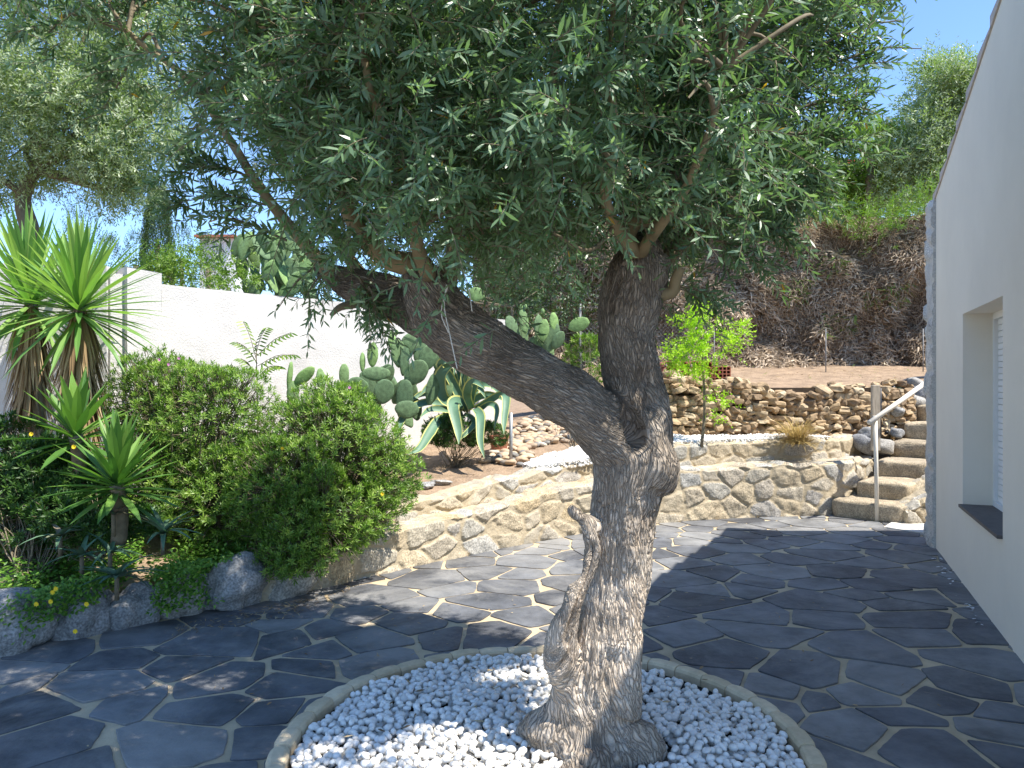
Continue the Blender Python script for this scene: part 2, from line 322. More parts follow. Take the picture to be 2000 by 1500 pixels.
def barkM():
    m=bpy.data.materials.new('olive_bark'); m.use_nodes=True; nt=m.node_tree;L=nt.links;p=nt.nodes['Principled BSDF']; p.inputs['Roughness'].default_value=.9; p.inputs['Specular IOR Level'].default_value=.2
    at=nt.nodes.new('ShaderNodeAttribute'); at.attribute_name='bark'
    v=nt.nodes.new('ShaderNodeTexVoronoi'); v.feature='DISTANCE_TO_EDGE'; v.inputs['Scale'].default_value=125
    no=nt.nodes.new('ShaderNodeTexNoise'); no.inputs['Scale'].default_value=24; no.inputs['Detail'].default_value=6
    L.new(at.outputs['Vector'],no.inputs['Vector'])
    ad=nt.nodes.new('ShaderNodeMix'); ad.data_type='VECTOR'; ad.inputs['Factor'].default_value=.045; L.new(at.outputs['Vector'],ad.inputs[4]); L.new(no.outputs['Color'],ad.inputs[5])
    L.new(ad.outputs[1],v.inputs['Vector'])
    mr=nt.nodes.new('ShaderNodeMapRange'); mr.inputs[1].default_value=0; mr.inputs[2].default_value=.28; L.new(v.outputs['Distance'],mr.inputs[0])
    n2=nt.nodes.new('ShaderNodeTexNoise'); n2.inputs['Scale'].default_value=130; n2.inputs['Detail'].default_value=6; L.new(at.outputs['Vector'],n2.inputs['Vector'])
    a2=nt.nodes.new('ShaderNodeMath'); a2.operation='MULTIPLY_ADD'; L.new(n2.outputs['Fac'],a2.inputs[0]); a2.inputs[1].default_value=.6; L.new(mr.outputs[0],a2.inputs[2])
    b=nt.nodes.new('ShaderNodeBump'); b.inputs['Strength'].default_value=.9; b.inputs['Distance'].default_value=.014; L.new(a2.outputs[0],b.inputs['Height']); L.new(b.outputs[0],p.inputs['Normal'])
    tc=nt.nodes.new('ShaderNodeTexCoord'); n4=nt.nodes.new('ShaderNodeTexNoise'); n4.inputs['Scale'].default_value=7; n4.inputs['Detail'].default_value=6; L.new(tc.outputs['Object'],n4.inputs['Vector'])
    r=ramp(nt,[(.3,(.20,.168,.135)),(.5,(.31,.268,.22)),(.72,(.40,.36,.31))]); L.new(n4.outputs['Fac'],r.inputs[0])
    r2=ramp(nt,[(0,(.33,.29,.26)),(.16,(.88,.87,.86)),(1,(1.15,1.12,1.08))]); L.new(mr.outputs[0],r2.inputs[0])
    mu=nt.nodes.new('ShaderNodeVectorMath'); mu.operation='MULTIPLY'; L.new(r.outputs[0],mu.inputs[0]); L.new(r2.outputs[0],mu.inputs[1])
    # weathered grey low trunk, colour brightened as if sunlit; brown root burl
    t=nt.nodes.new('ShaderNodeAttribute'); t.attribute_name='tint'; mi=nt.nodes.new('ShaderNodeMix'); mi.data_type='RGBA'; L.new(t.outputs['Fac'],mi.inputs['Factor'])
    L.new(mu.outputs[0],mi.inputs[6]); s2=nt.nodes.new('ShaderNodeVectorMath'); s2.operation='MULTIPLY'; L.new(mu.outputs[0],s2.inputs[0]); s2.inputs[1].default_value=(2.35,2.3,2.25); L.new(s2.outputs[0],mi.inputs[7])
    L.new(mi.outputs[2],p.inputs['Base Color']); return m
m_bark=barkM()
# ---------------------------------------------------------------- terrain functions
WX=np.array([-8,-6,-4.5,-3.6,-2.95,-2.5,-1.8,-1.37,-.86,-.1,.68,1.6,2.6,3.65])
WY=np.array([0,1.4,2.9,3.8,4.43,4.9,5.4,5.85,6.46,7.2,7.88,8.5,8.85,9.0])
def yw(x): return np.interp(x,list(WX)+[4.1,4.6,5.2,14],list(WY)+[9.2,9.75,10.6,10.6])
def ztop(x): return np.interp(x,[-3,-1.8,-1.37,-.86,.68,1.6,4],[.2,.24,.33,.47,.68,.80,.85])
def bedz(x,y):
    x=np.asarray(x,float);y=np.asarray(y,float)
    s=np.clip(y-yw(x)-.5,0,3.2); zb=ztop(x)-.02+.125*s+.03*noise(np.stack([x*1.3,y*1.3,x*0],-1),4)+.012*noise(np.stack([x*5,y*5,x*0],-1),9)
    wu=sstep(.5,1.4,x); zu=1.45+.13*np.clip(y-10.2,0,3.5)
    yd=9.75+(x-1.55)*.187; k=sstep(yd+.12,yd+.40,y)*wu
    return zb*(1-k)+zu*k
def onbed(px,py,y0=4.2,y1=30):
    for y in np.arange(y0,y1,.02):
        p=P(px,py,y)
        if p[1]>yw(p[0])+.2 and bedz(p[0],p[1])>=p[2]: return np.array([p[0],p[1],float(bedz(p[0],p[1]))])
    return P(px,py,y1)
def ray(px,y): x=(px-1000)/F*y; return np.array([x,y,float(bedz(x,y))])
def grid(mb,X,Y,Z,mi=0,tint=.5,smooth=True):
    n,m=X.shape; V=np.stack([X,Y,Z],-1).reshape(-1,3); i=np.arange(n-1)[:,None]*m; j=np.arange(m-1)[None]
    q=np.stack([i+j,i+m+j,i+m+j+1,i+j+1],-1).reshape(-1,4); mb.add(V,q,tint,mi,smooth)
# ---------------------------------------------------------------- setting
mb=MB(); g=np.array([-600,-30,-12,-6,-3,0,3,6,12,30,600.]); X,Y=np.meshgrid(g,g,indexing='ij'); grid(mb,X,Y,X*0-.03); mb.build('ground',m_ground,kind='structure')
mb=MB(); xs=np.concatenate([np.linspace(-12,-6,10),np.linspace(-5.9,6,110),np.linspace(6.2,14,20)])
ss=np.concatenate([np.linspace(.40,6,70),np.linspace(6.3,14,24),np.linspace(16,60,8)]); X,Sx=np.meshgrid(xs,ss,indexing='ij'); Y=yw(X)+Sx-.22*(X<-1.85); Z=bedz(X,Y)
Z[:,0]=Z[:,0]-.0; grid(mb,X,Y,Z); mb.build('garden_ground',m_soil,kind='structure')
# crazy paving
def clip(poly,n,d):
    out=[]
    for a,b in zip(poly,poly[1:]+poly[:1]):
        da=a[0]*n[0]+a[1]*n[1]-d; db=b[0]*n[0]+b[1]*n[1]-d
        if da<=0: out.append(a)
        if da*db<0:
            t=da/(da-db); out.append((a[0]+(b[0]-a[0])*t,a[1]+(b[1]-a[1])*t))
    return out
def patio():
    seeds=[]; x0,x1,y0,y1=-5,6.2,-1.2,10.3; tries=0
    while tries<14000:
        tries+=1; q=np.array([rng.uniform(x0,x1),rng.uniform(y0,y1)]); r=.15+.33*(.5+.5*noise(np.array([q[0]*1.1,q[1]*1.1,3.3]),8))
        if all((q[0]-s[0])**2+((q[1]-s[1])*1.12)**2>(r*.5+s[2]*.5)**2 for s in seeds): seeds.append((q[0],q[1],r*1.0))
    A=np.array(seeds); mb=MB(); RC=np.array([.135,3.24])
    g=np.linspace(-6,7,40); X,Y=np.meshgrid(g,np.linspace(-1.5,10.6,40),indexing='ij'); grid(mb,X,Y,X*0,0,.5)
    for k,(sx,sy,r) in enumerate(seeds):
        if math.hypot(sx-RC[0],sy-RC[1])<.8: continue
        d=np.hypot(A[:,0]-sx,A[:,1]-sy); idx=np.argsort(d)[1:16]; poly=[(sx-1,sy-1),(sx+1,sy-1),(sx+1,sy+1),(sx-1,sy+1)]
        wt=lambda a,b:.075*noise(np.array([a*31.7,b*17.3,1.5]),77)
        for j in idx:
            n=np.array([A[j,0]-sx,A[j,1]-sy]); L=np.linalg.norm(n); n=n/L
            sd=abs(math.sin((A[j,0]+sx)*37+(A[j,1]+sy)*91)); gap=.004+.012*sd
            ro=(math.sin((A[j,0]+sx)*17.3+(A[j,1]+sy)*51)*.3); c=np.array([(A[j,0]+sx)/2,(A[j,1]+sy)/2])+n*(wt(sx,sy)-wt(A[j,0],A[j,1])); n2=np.array([n[0]*math.cos(ro)-n[1]*math.sin(ro),n[0]*math.sin(ro)+n[1]*math.cos(ro)])
            poly=clip(poly,n2,float(np.dot(n2,c))-gap)
            if len(poly)<3: break
        if len(poly)<3: continue
        pp=np.array(poly); 
        # resample, soften corners, roughen
        for it in range(2):
            q=np.roll(pp,-1,0); f=.07 if it<1 else .25; pp=np.stack([pp*(1-f)+q*f,pp*f+q*(1-f)],1).reshape(-1,2)
        seg=np.linalg.norm(np.roll(pp,-1,0)-pp,axis=1); out=[]
        for a,b,l in zip(pp,np.roll(pp,-1,0),seg):
            m_=max(1,int(l/.035)); out+= [a+(b-a)*t/m_ for t in range(m_)]
        pp=np.array(out); c=pp.mean(0)
        pp=c+(pp-c)*(1+.028*noise(np.c_[pp*7,np.full(len(pp),k)],5)[:,None]+.02*noise(np.c_[pp*30,np.full(len(pp),k)],6)[:,None])
        n=len(pp); h=.007+rng.uniform(0,.004); tilt=rng.normal(0,.004,2)
        zz=h+(pp-c)@tilt; inn=c+(pp-c)*.982
        V=np.vstack([np.c_[pp,np.full(n,-.002)],np.c_[pp,zz-.0015],np.c_[inn,zz],[[c[0],c[1],h]]]); i=np.arange(n); j=(i+1)%n
        t=float(rng.uniform(0,1)**1.2)
        mb.add(V,[np.stack([i,j,n+j,n+i],-1),np.stack([n+i,n+j,2*n+j,2*n+i],-1),np.stack([2*n+i,2*n+j,np.full(n,3*n)],-1)],t,1)
    mb.build('patio',[m_grout,m_slate],kind='structure')
patio()
mb=MB()
for k,(a,b,c,d) in enumerate([((4.3,7.8),(5.4,7.5),(5.5,7.95),(4.0,8.2)),((3.98,8.22),(5.5,7.97),(5.5,8.3),(4.2,8.5))]):
    q=np.array([a,b,c,d]); mb.add(np.r_[np.c_[q,np.full(4,.0)],np.c_[q,np.full(4,.022)]],np.array([(4,5,6,7),(0,1,5,4),(3,0,4,7)]),.5)
mb.build('path',M('pale_tile',(.6,.56,.5),.7,.12,4,.1,30,.003),kind='structure')
# ---------------------------------------------------------------- masonry sheets
def vor2(U,V,cu,cv,seed):
    I=np.floor(U/cu).astype(np.int64);J=np.floor(V/cv).astype(np.int64); F1=np.full(U.shape,9.);F2=np.full(U.shape,9.);ID=np.zeros(U.shape)
    for a in range(-2,3):
        for b in range(-2,3):
            i=I+a;j=J+b; jx=.5+.47*_h(i,j,0*i,seed); jy=.5+.42*_h(i,j,0*i+1,seed)
            d=np.hypot((i+jx)-U/cu,(j+jy)-V/cv)
            m=d<F1; F2=np.where(m,F1,np.minimum(F2,d)); ID=np.where(m,_h(i,j,0*i+2,seed)*.5+.5,ID); F1=np.where(m,d,F1)
    return F1,F2,ID
def masonry(name,path,zb,zt,thick,cu,cv,dep,seed,mats,parent=None,res=.0125,gap=.16,**tags):
    path=np.asarray(path,float); d=np.r_[0,np.cumsum(np.hypot(*np.diff(path,axis=0).T))]; nU=int(d[-1]/res)+2; u=np.linspace(0,d[-1],nU)
    px=np.interp(u,d,path[:,0]);py=np.interp(u,d,path[:,1])
    k=max(3,int(.3/res)); ker=np.ones(k)/k
    if len(path)>2:
        pad=lambda a:np.r_[2*a[0]-a[k:0:-1],a,2*a[-1]-a[-2:-k-2:-1]]
        px=np.convolve(pad(px),ker,'same')[k:-k];py=np.convolve(pad(py),ker,'same')[k:-k]
    tx=np.gradient(px);ty=np.gradient(py);l=np.hypot(tx,ty); nx=ty/l;ny=-tx/l   # outward towards camera for path going +x
    Z0=zb(px) if callable(zb) else np.full(nU,zb); Z1=zt(px) if callable(zt) else np.full(nU,zt)
    Z1=Z1+.02*noise(np.c_[u*4,u*0+seed,u*0],2)+.012*noise(np.c_[u*11,u*0+seed,u*0],2)
    hmax=float(np.max(Z1-Z0)); nf=int(hmax/res)+2; nb=int(thick/res)+1
    ph=[]; 
    for v in np.linspace(0,1,nf): ph.append((v,0,0))
    for v in np.linspace(0,1,nb)[1:]: ph.append((1,v,1))
    ph=np.array(ph); Vv=ph[:,0][None]*(Z1-Z0)[:,None]; back=ph[:,1][None]*thick
    X=px[:,None]-nx[:,None]*back; Yy=py[:,None]-ny[:,None]*back; Z=Z0[:,None]+Vv
    U=np.repeat(u[:,None],len(ph),1); VV=Vv+back; wob=np.stack([U*3,VV*3,U*0+seed],-1)
    F1,F2,ID=vor2(U+.09*noise(wob,1),VV+.05*noise(wob,7),cu,cv,seed)
    e=F2-F1+.05*fbm(np.stack([U*22,VV*22,U*0+seed],-1),2,4); mask=sstep(gap*.6,gap*.95,e); rec=(ID*7.3)%1
    tl=(U*np.sin(ID*40)+VV*np.cos(ID*40)); h=dep*(mask*(.35+.75*rec)+.25*sstep(gap,.8,e))+.007*fbm(np.stack([X*14,Yy*14,Z*14],-1),4,5)+mask*.008*noise(np.stack([U*9+ID*60,VV*9,U*0],-1),6)
    up=ph[:,2]; co=np.clip(1-np.abs(np.arange(len(ph))-(nf-1))/2.0,0,1)
    ah=np.where(up>0,0,1.)[None]; av=np.where(up>0,1.,0)[None]; ah=np.maximum(ah,co*.7);av=np.maximum(av,co*.7)
    rnd=.02*co[None]
    X=X+nx[:,None]*(h*ah-rnd); Yy=Yy+ny[:,None]*(h*ah-rnd); Z=Z+h*av*.7-rnd
    keep=(ID*3.7)%1>.18 ; mask=mask*np.where(keep,1,.45)
    # end caps by extending ends back
    mb=MB(); grid(mb,X,Yy,Z,0,ID.reshape(-1)); mb.ex['mask']=[mask.reshape(-1)]
    for e_,s in ((0,1),(-1,-1)):
        A=np.stack([X[e_],Yy[e_],Z[e_]],-1); B=A.copy(); q=np.array([px[e_]-nx[e_]*thick,py[e_]-ny[e_]*thick]); B[:,0]=q[0];B[:,1]=q[1]
        n=len(A); i=np.arange(n-1); mb.add(np.vstack([A,B]),np.stack([i,i+1,n+i+1,n+i],-1)[:,::s],.4,0,True); mb.ex['mask'].append(np.full(2*n,.6))
    return mb.build(name,mats,parent,**tags)
xs=np.linspace(-2.0,4.55,66)
rw=thing('retaining_wall',(0.7,7.9,0),'two-stepped tan and grey rubble retaining wall curving behind the olive tree','wall')
masonry('lower_tier',np.c_[xs,yw(xs)],-.03,lambda x:ztop(x)*.74,.36,.29,.2,.015,3,m_stone,rw,gap=.2)
masonry('upper_tier',np.c_[xs,yw(xs)+.33],lambda x:ztop(x)*.6,lambda x:ztop(x)+.03,.22,.29,.17,.017,14,m_stone,rw,gap=.2)
# dry stone wall
def drywall():
    mb=MB(); A=np.array([1.55,9.75]);B=np.array([5.35,10.47]); L=np.linalg.norm(B-A); t=(B-A)/L; n=np.array([t[1],-t[0]])
    q=[];
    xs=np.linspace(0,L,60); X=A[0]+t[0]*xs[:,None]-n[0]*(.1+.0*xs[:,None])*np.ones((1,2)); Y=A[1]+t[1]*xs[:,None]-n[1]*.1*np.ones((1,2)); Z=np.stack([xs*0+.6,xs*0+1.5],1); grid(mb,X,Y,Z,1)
    C=[];Sz=[];z=.78
    row=0
    while z<1.62:
        h=rng.uniform(.06,.09); u=-.1
        while u<L:
            w_=rng.uniform(.07,.17); hh=h*rng.uniform(.8,1.25)
            top=1.5+.10*math.sin(u*1.7+.5)+.05*math.sin(u*5)
            if z<top:
                C.append((A[0]+t[0]*(u+w_/2)+n[0]*rng.uniform(-.03,.03),A[1]+t[1]*(u+w_/2)+n[1]*rng.uniform(-.03,.03),z+rng.normal(0,.012))); Sz.append((w_*.56,rng.uniform(.07,.12),hh*.56))
            u+=w_*rng.uniform(.88,1.0)
        z+=h*.92; row+=1
    for k in range(70):
        u=rng.uniform(0,L); top=1.5+.10*math.sin(u*1.7+.5)+.05*math.sin(u*5); bk=rng.uniform(-.02,.35)
        C.append((A[0]+t[0]*u-n[0]*bk,A[1]+t[1]*u-n[1]*bk,top+rng.uniform(0,.05)));Sz.append((rng.uniform(.05,.14),rng.uniform(.05,.12),rng.uniform(.03,.06)))
    blobs(mb,np.array(C),np.array(Sz),ICO2,.38,None,.35,0,False,.45)
    mb.build('dry_stone_wall',[m_dry,m_dark],base=(A[0],A[1],.8),label='loose dry-laid wall of small brown fieldstones behind the white gravel',cat='wall')
drywall()
# stone steps
st=thing('stone_steps',(4.1,8.9,0),'rough stone garden steps climbing right beside the white house','steps')
SL=[(3.70,8.98,.22),(4.05,9.10,.42),(4.47,9.48,.62),(4.85,9.93,.82),(5.2,10.25,1.04),(5.55,10.6,1.26)]
def stoneblock(L,r,a,z0,z1,wr,wa,seed):
    n=14; V=[]
    V0,Fc=ICO4; W=np.sign(V0)*np.abs(V0)**.28; W=W/np.abs(W).max(0)
    c=np.array([L[0],L[1]])+r*wr/2+a*wa/2
    hz=(z1-z0)/2; Q=np.zeros_like(W); Q[:,0]=c[0]+r[0]*W[:,0]*wr/2+a[0]*W[:,1]*wa/2; Q[:,1]=c[1]+r[1]*W[:,0]*wr/2+a[1]*W[:,1]*wa/2; Q[:,2]=(z0+z1)/2+W[:,2]*hz
    Q=Q+nrm(W)*(.022*noise(Q*7,seed)+.012*noise(Q*19,seed+1))[:,None]
    return Q,Fc
for k,(x,y,z) in enumerate(SL):
    mb=MB(); r=nrm([.73,-.68]);a=nrm([.68,.73])
    Q,Fc=stoneblock((x,y),r,a,z-.26,z,[.85,.62,.62,.62,.6,.6][k],.75,k+20); mb.add(Q,Fc,rng.uniform(.2,1),0,True); mb.ex['mask']=[np.full(len(Q),1.)]
    mb.build('step',stoneM('step_stone',[(0,(.30,.25,.18)),(1,(.40,.33,.23))],(.4,.3,.2)) if k==0 else bpy.data.materials['step_stone'],st)
masonry('side_wall',[(4.32,8.42),(4.9,8.5),(5.6,8.6)],-.02,lambda x:np.interp(x,[4.3,4.55,4.75,5.2],[.14,.27,.40,.6]),.5,.22,.17,.03,31,m_stone,st)
mb=MB(); C=[];Sz=[]
for px,py,y,s in [(1775,782,10.75,.17),(1805,770,10.9,.2),(1690,868,9.75,.16),(1722,872,9.85,.17),(1700,850,10.0,.15),(1752,845,10.2,.1),(1790,752,11.0,.16),(1748,800,10.4,.12)]: C.append(P(px,py,y));Sz.append((s,s*.8,s*.6))
for c,s in zip(C,Sz):
    mb=MB(); blobs(mb,np.array([c]),np.array([s]),ICO3,.3,None,.3,0,True,.3); mb.ex['mask']=[np.full(mb.n,1.)]
    mb.build('rock',m_rock,st)
# house --------------------------------------------------------
HC=np.array([4.015,7.3]); hw=np.array([-.3626,-.9319]); hn=np.array([.9319,-.3626])
def H(s,d,z): q=HC+hw*s+hn*d; return (q[0],q[1],z)
def rake(s): return 3.27+.233*min(s,5.86-s)
house=thing('house',(HC[0],HC[1],0),'white rendered house gable wall with deep window at right','house')
def quad(mb,a,b,c,d,mi=0): mb.add(np.array([a,b,c,d]),np.array([(0,1,2,3)]),.5,mi)
mb=MB(); S0,S1,Z0,Z1=1.46,2.79,.60,2.09; E=5.86; dp=.26
pk=2.93
# front wall face with opening
quad(mb,H(0,0,-.05),H(0,0,3.27),H(S0,0,rake(S0)),H(S0,0,-.05))
quad(mb,H(S0,0,Z1),H(S0,0,rake(S0)),H(S1,0,rake(S1)),H(S1,0,Z1))
quad(mb,H(S0,0,-.05),H(S0,0,Z0),H(S1,0,Z0),H(S1,0,-.05))
quad(mb,H(S1,0,-.05),H(S1,0,rake(S1)),H(pk,0,rake(pk)),H(pk,0,-.05))
quad(mb,H(pk,0,-.05),H(pk,0,rake(pk)),H(E,0,rake(E)),H(E,0,-.05))
for (a,b,za,zb_) in ((S0,S0,Z0,Z1),(S1,S1,Z0,Z1)): quad(mb,H(a,0,za),H(a,0,zb_),H(a,dp,zb_),H(a,dp,za))
quad(mb,H(S0,0,Z1),H(S1,0,Z1),H(S1,dp,Z1),H(S0,dp,Z1)); quad(mb,H(S0,0,Z0),H(S1,0,Z0),H(S1,dp,Z0),H(S0,dp,Z0))
quad(mb,H(S0,dp,Z0),H(S0,dp,Z1),H(S1,dp,Z1),H(S1,dp,Z0))
D=7
quad(mb,H(0,0,-.05),H(-2.72,D,-.05),H(-2.72,D,3.27),H(0,0,3.27)); quad(mb,H(E,0,-.05),H(E,0,3.27),H(E,D,3.27),H(E,D,-.05))
mb.add(np.array([H(-2.72,D,-.05),H(E,D,-.05),H(E,D,3.27),H(pk,D,rake(pk)),H(0,D,3.27),H(-2.72,D,3.27)]),np.array([(0,1,2,3,4,5)]),.5)
mb.build('wall',m_plaster,house)
mb=MB()
def slabq(mb,s0,s1,d0,d1,z0,z1,zs1=None,zt1=None,sk=None):
    if zs1 is None: zs1,zt1=z0,z1
    sk=s0 if sk is None else sk
    V=[H(s0,d0,z0),H(s1,d0,zs1),H(s1,d1,zs1),H(sk,d1,z0),H(s0,d0,z1),H(s1,d0,zt1),H(s1,d1,zt1),H(sk,d1,z1)]
    mb.add(np.array(V),np.array([(3,2,1,0),(4,5,6,7),(0,1,5,4),(1,2,6,5),(2,3,7,6),(3,0,4,7)]),.5)
mv=MB()
for sd in (0,1):
    n=7; L=pk/n
    for k in range(n):
        a=k*L-.02;b=(k+1)*L; za=3.27+.233*a;zb_=3.27+.233*b
        f=(lambda s:s) if sd==0 else (lambda s:E-s)
        slabq(mb,f(a),f(b),.14,D,za+.004,za+.075,zb_+.004,zb_+.03,sk=-2.74 if (sd==0 and k==0) else None)
        slabq(mv,f(a),f(b),-.012,.138,za+.002,za+.085,zb_+.002,zb_+.014)
mb.build('roof',m_terra,house); mv.build('verge',M('verge_mortar',(.50,.44,.40),.9,.1,6,.3,40,.004),house)
# stone pier at far corner
pr=[HC+hw*(-.02)+hn*(-.0),HC-hw*.30-hn*.02]
a=HC-hw*.16-hn*.045; b=HC+hw*.10-hn*.02
o=masonry('stone_pier',[tuple(a),tuple(b)],-.02,3.30,.3,.3,.24,.022,44,stoneM('quoin_stone',[(0,(.44,.43,.41)),(1,(.62,.59,.54))],(.68,.65,.6)),house,res=.03)
mb=MB(); slabq(mb,S0+.002,S1-.002,-.03,dp-.01,Z0-.0,Z0+.022); mb.build('window_sill',m_graystone,house)
wf=MB(); slabq(wf,S0,S0+.05,dp-.06,dp-.005,Z0+.022,Z1); slabq(wf,S1-.05,S1,dp-.06,dp-.005,Z0+.022,Z1); slabq(wf,S0+.05,S1-.05,dp-.06,dp-.005,Z1-.05,Z1); slabq(wf,S0+.05,S1-.05,dp-.06,dp-.005,Z0+.022,Z0+.06)
fr=wf.build('window_frame',m_wmetal,house)
mb=MB(); z=Z0+.062
while z<Z1-.06: slabq(mb,S0+.052,S1-.052,dp-.035,dp-.012,z,z+.042,z,z+.042); z+=.046
sh=mb.build('roller_shutter',m_wmetal,house)
# handrail
hr=thing('handrail',P(1712,1020,8.55),'bleached wooden handrail with slanting rail at the foot of the stone steps','handrail')
b0=P(1713,1018,8.62);mb=MB(); tube(mb,[b0,P(1711,900,8.62),P(1709,812,8.62)],.023,10); mb.build('post',m_rail,hr)
mb=MB(); tube(mb,[P(1697,826,8.55),P(1760,782,8.85),P(1835,728,9.2)],.027,10); mb.build('rail',m_rail,hr)
mb=MB(); c=P(1708,752,8.95); c2=P(1712,880,8.95); box(mb,((c[0]+c2[0])/2,8.95,(c[2]+c2[2])/2),(.09,.05,c[2]-c2[2]),0,.5,0,.006); mb.build('post',m_greywood,hr)
mb=MB(); q=P(1720,758,9.15); tube(mb,[q,q-[0,0,.6]],.012,8); mb.build('black_rod',m_hose,None,base=q,label='thin black riser pipe standing just behind the handrail post',cat='pipe')
# white perimeter wall --------------------------------------------------------
def prismwall(mb,a,b,th,z0,z1a,z1b,mi=0):
    a=np.array(a);b=np.array(b);t=nrm(b-a);n=np.array([-t[1],t[0]])*th
    L=np.linalg.norm(b-a); m_=max(2,int(L/.06)); k=int((max(z1a,z1b)-z0)/.06)
    U,Vv=np.meshgrid(np.linspace(0,1,m_),np.linspace(0,1,k),indexing='ij'); zt=z1a+(z1b-z1a)*U+.012*noise(np.stack([U*L*3,U*0,U*0],-1),3); zt=zt
    X=a[0]+(b-a)[0]*U;Y=a[1]+(b-a)[1]*U;Z=z0+(zt-z0)*Vv; dsp=.008*noise(np.stack([X*6,Y*6,Z*6],-1),8); grid(mb,X+n[0]*0-n[0]/th*dsp*-1,Y-n[1]/th*dsp*-1,Z,mi)
    zt=zt[:,-1]; X0=X[:,-1];Y0=Y[:,-1]
    grid(mb,np.stack([X0,X0+n[0]],1),np.stack([Y0,Y0+n[1]],1),np.stack([zt,zt],1),mi,smooth=False)
    grid(mb,np.stack([X0+n[0],X0+n[0]],1),np.stack([Y0+n[1],Y0+n[1]],1),np.stack([zt,zt*0+z0],1),mi)
    for s in (0,-1): mb.add(np.array([(X0[s],Y0[s],z0),(X0[s]+n[0],Y0[s]+n[1],z0),(X0[s]+n[0],Y0[s]+n[1],zt[s]),(X0[s],Y0[s],zt[s])]),np.array([(0,1,2,3)]),.5,mi)
pw=thing('garden_wall',(-3.6,6.95,.4),'whitewashed rough rendered garden wall running behind the shrubs at left','wall')
P0=np.array([-3.36,7.3]);wd=np.array([.64,.77])
mb=MB(); prismwall(mb,P0,P0+wd*5.1,.2,.2,2.50,2.50); prismwall(mb,(-3.64,6.96)-wd*0,P0,.2,.2,2.55,2.58); mb.build('long_wall',m_whitewall,pw)
mb=MB(); prismwall(mb,P0-wd*.32+np.array([.05,-.04]),P0+wd*.0+np.array([.05,-.04]),.3,.2,2.62,2.60); mb.build('pillar',m_whitewall,pw)
mb=MB(); prismwall(mb,(-8,6.5),(-3.66,6.93),.2,.1,2.62,2.62); mb.build('side_wall',m_whitewall,pw)
# circular edging, pebbles --------------------------------------------------------
RC=np.array([.135,3.24]); RO=1.122
ed=thing('circular_edging',(RC[0],RC[1],0),'ring of cream concrete edging blocks around the white pebbles','edging')
NB=42
for k in range(NB):
    a=k/NB*2*math.pi; V=[];half=math.pi/NB-.0022; mb=MB(); n=5; ri,ro=RO-.08,RO+.004; zt=.072+rng.uniform(-.003,.003); jr=rng.uniform(-.003,.003)
    pr=[(ri,-.02),(ri,zt-.018),(ri+.008,zt-.005),(ri+.02,zt),(ro-.02,zt),(ro-.008,zt-.005),(ro,zt-.018),(ro,-.02)]
    A=np.linspace(a-half,a+half,n); VV=[]
    for j,aa in enumerate(A):
        e=.007 if j in (0,n-1) else 0
        for (r_,z_) in pr: rr=r_+jr+(e if r_<RO-.04 else -e); VV.append((RC[0]+rr*math.cos(aa),RC[1]+rr*math.sin(aa),z_-(e*.6 if z_>0 else 0)))
    m_=len(pr); q=[]
    for j in range(n-1):
        for i in range(m_-1): q.append((j*m_+i,(j+1)*m_+i,(j+1)*m_+i+1,j*m_+i+1))
    mb.add(np.array(VV),[np.array(q),np.array([list(range(m_)),list(range((n-1)*m_,n*m_))[::-1]])],rng.random(),0)
    mb.build('edging_block',m_edge,ed)
mb=MB(); a=np.linspace(0,2*math.pi,64,endpoint=False); mb.add(np.r_[np.c_[RC[0]+(RO-.08)*np.cos(a),RC[1]+(RO-.08)*np.sin(a),a*0+.018],[[RC[0],RC[1],.018]]],np.stack([np.arange(64),(np.arange(64)+1)%64,np.full(64,64)],-1),.5)
mb.build('weed_membrane',m_membrane,base=(RC[0],RC[1],.018),label='black weed membrane under the white pebbles round the trunk',cat='membrane')
def scatter(cx,cy,r,sp,ok):
    g=np.arange(-r,r,sp); X,Y=np.meshgrid(g,g*.9); X=X+((np.arange(len(g))%2)*sp/2)[:,None]; Q=np.c_[X.ravel(),Y.ravel()]+rng.uniform(-.42,.42,(X.size,2))*sp+[cx,cy]; return Q[ok(Q)]
TB=np.array([.37,3.17])
def okring(Q):
    d=np.hypot(*(Q-RC).T); t=np.hypot(*((Q-TB)*[1,1.1]).T)+.05*noise(np.c_[Q*7,Q[:,0]*0],3)
    edge=RO-.095-.03*(noise(np.c_[Q*4,Q[:,0]*0],6)>.35)-.05*((Q[:,0]>.55)&(Q[:,1]>3.75))
    return (d<edge)&(t>.27)
mb=MB(); Q=scatter(*RC,1.1,.037,okring); n=len(Q)
sz=rng.uniform(.8,1.2,(n,1))*np.c_[rng.uniform(.015,.025,n),rng.uniform(.013,.019,n),rng.uniform(.009,.015,n)]
blobs(mb,np.c_[Q,.026+rng.uniform(0,.008,n)],sz*1.05,ICO2,.5,None,.15)
Q=Q[rng.random(n)<.9]+.018; Q=Q[okring(Q)]; n=len(Q); d=np.hypot(*(Q-RC).T)
mound=.022*(1-(d/RO)**2)+.012*noise(np.c_[Q*5,d*0],4)
blobs(mb,np.c_[Q,.042+mound+rng.uniform(0,.010,n)],np.c_[rng.uniform(.014,.025,n),rng.uniform(.012,.020,n),rng.uniform(.010,.016,n)],ICO2,.6,None,.15)
mb.build('white_pebbles',m_peb,base=(RC[0],RC[1],.02),label='white pebbles filling the ring around the olive trunk',cat='pebbles',kind='stuff')
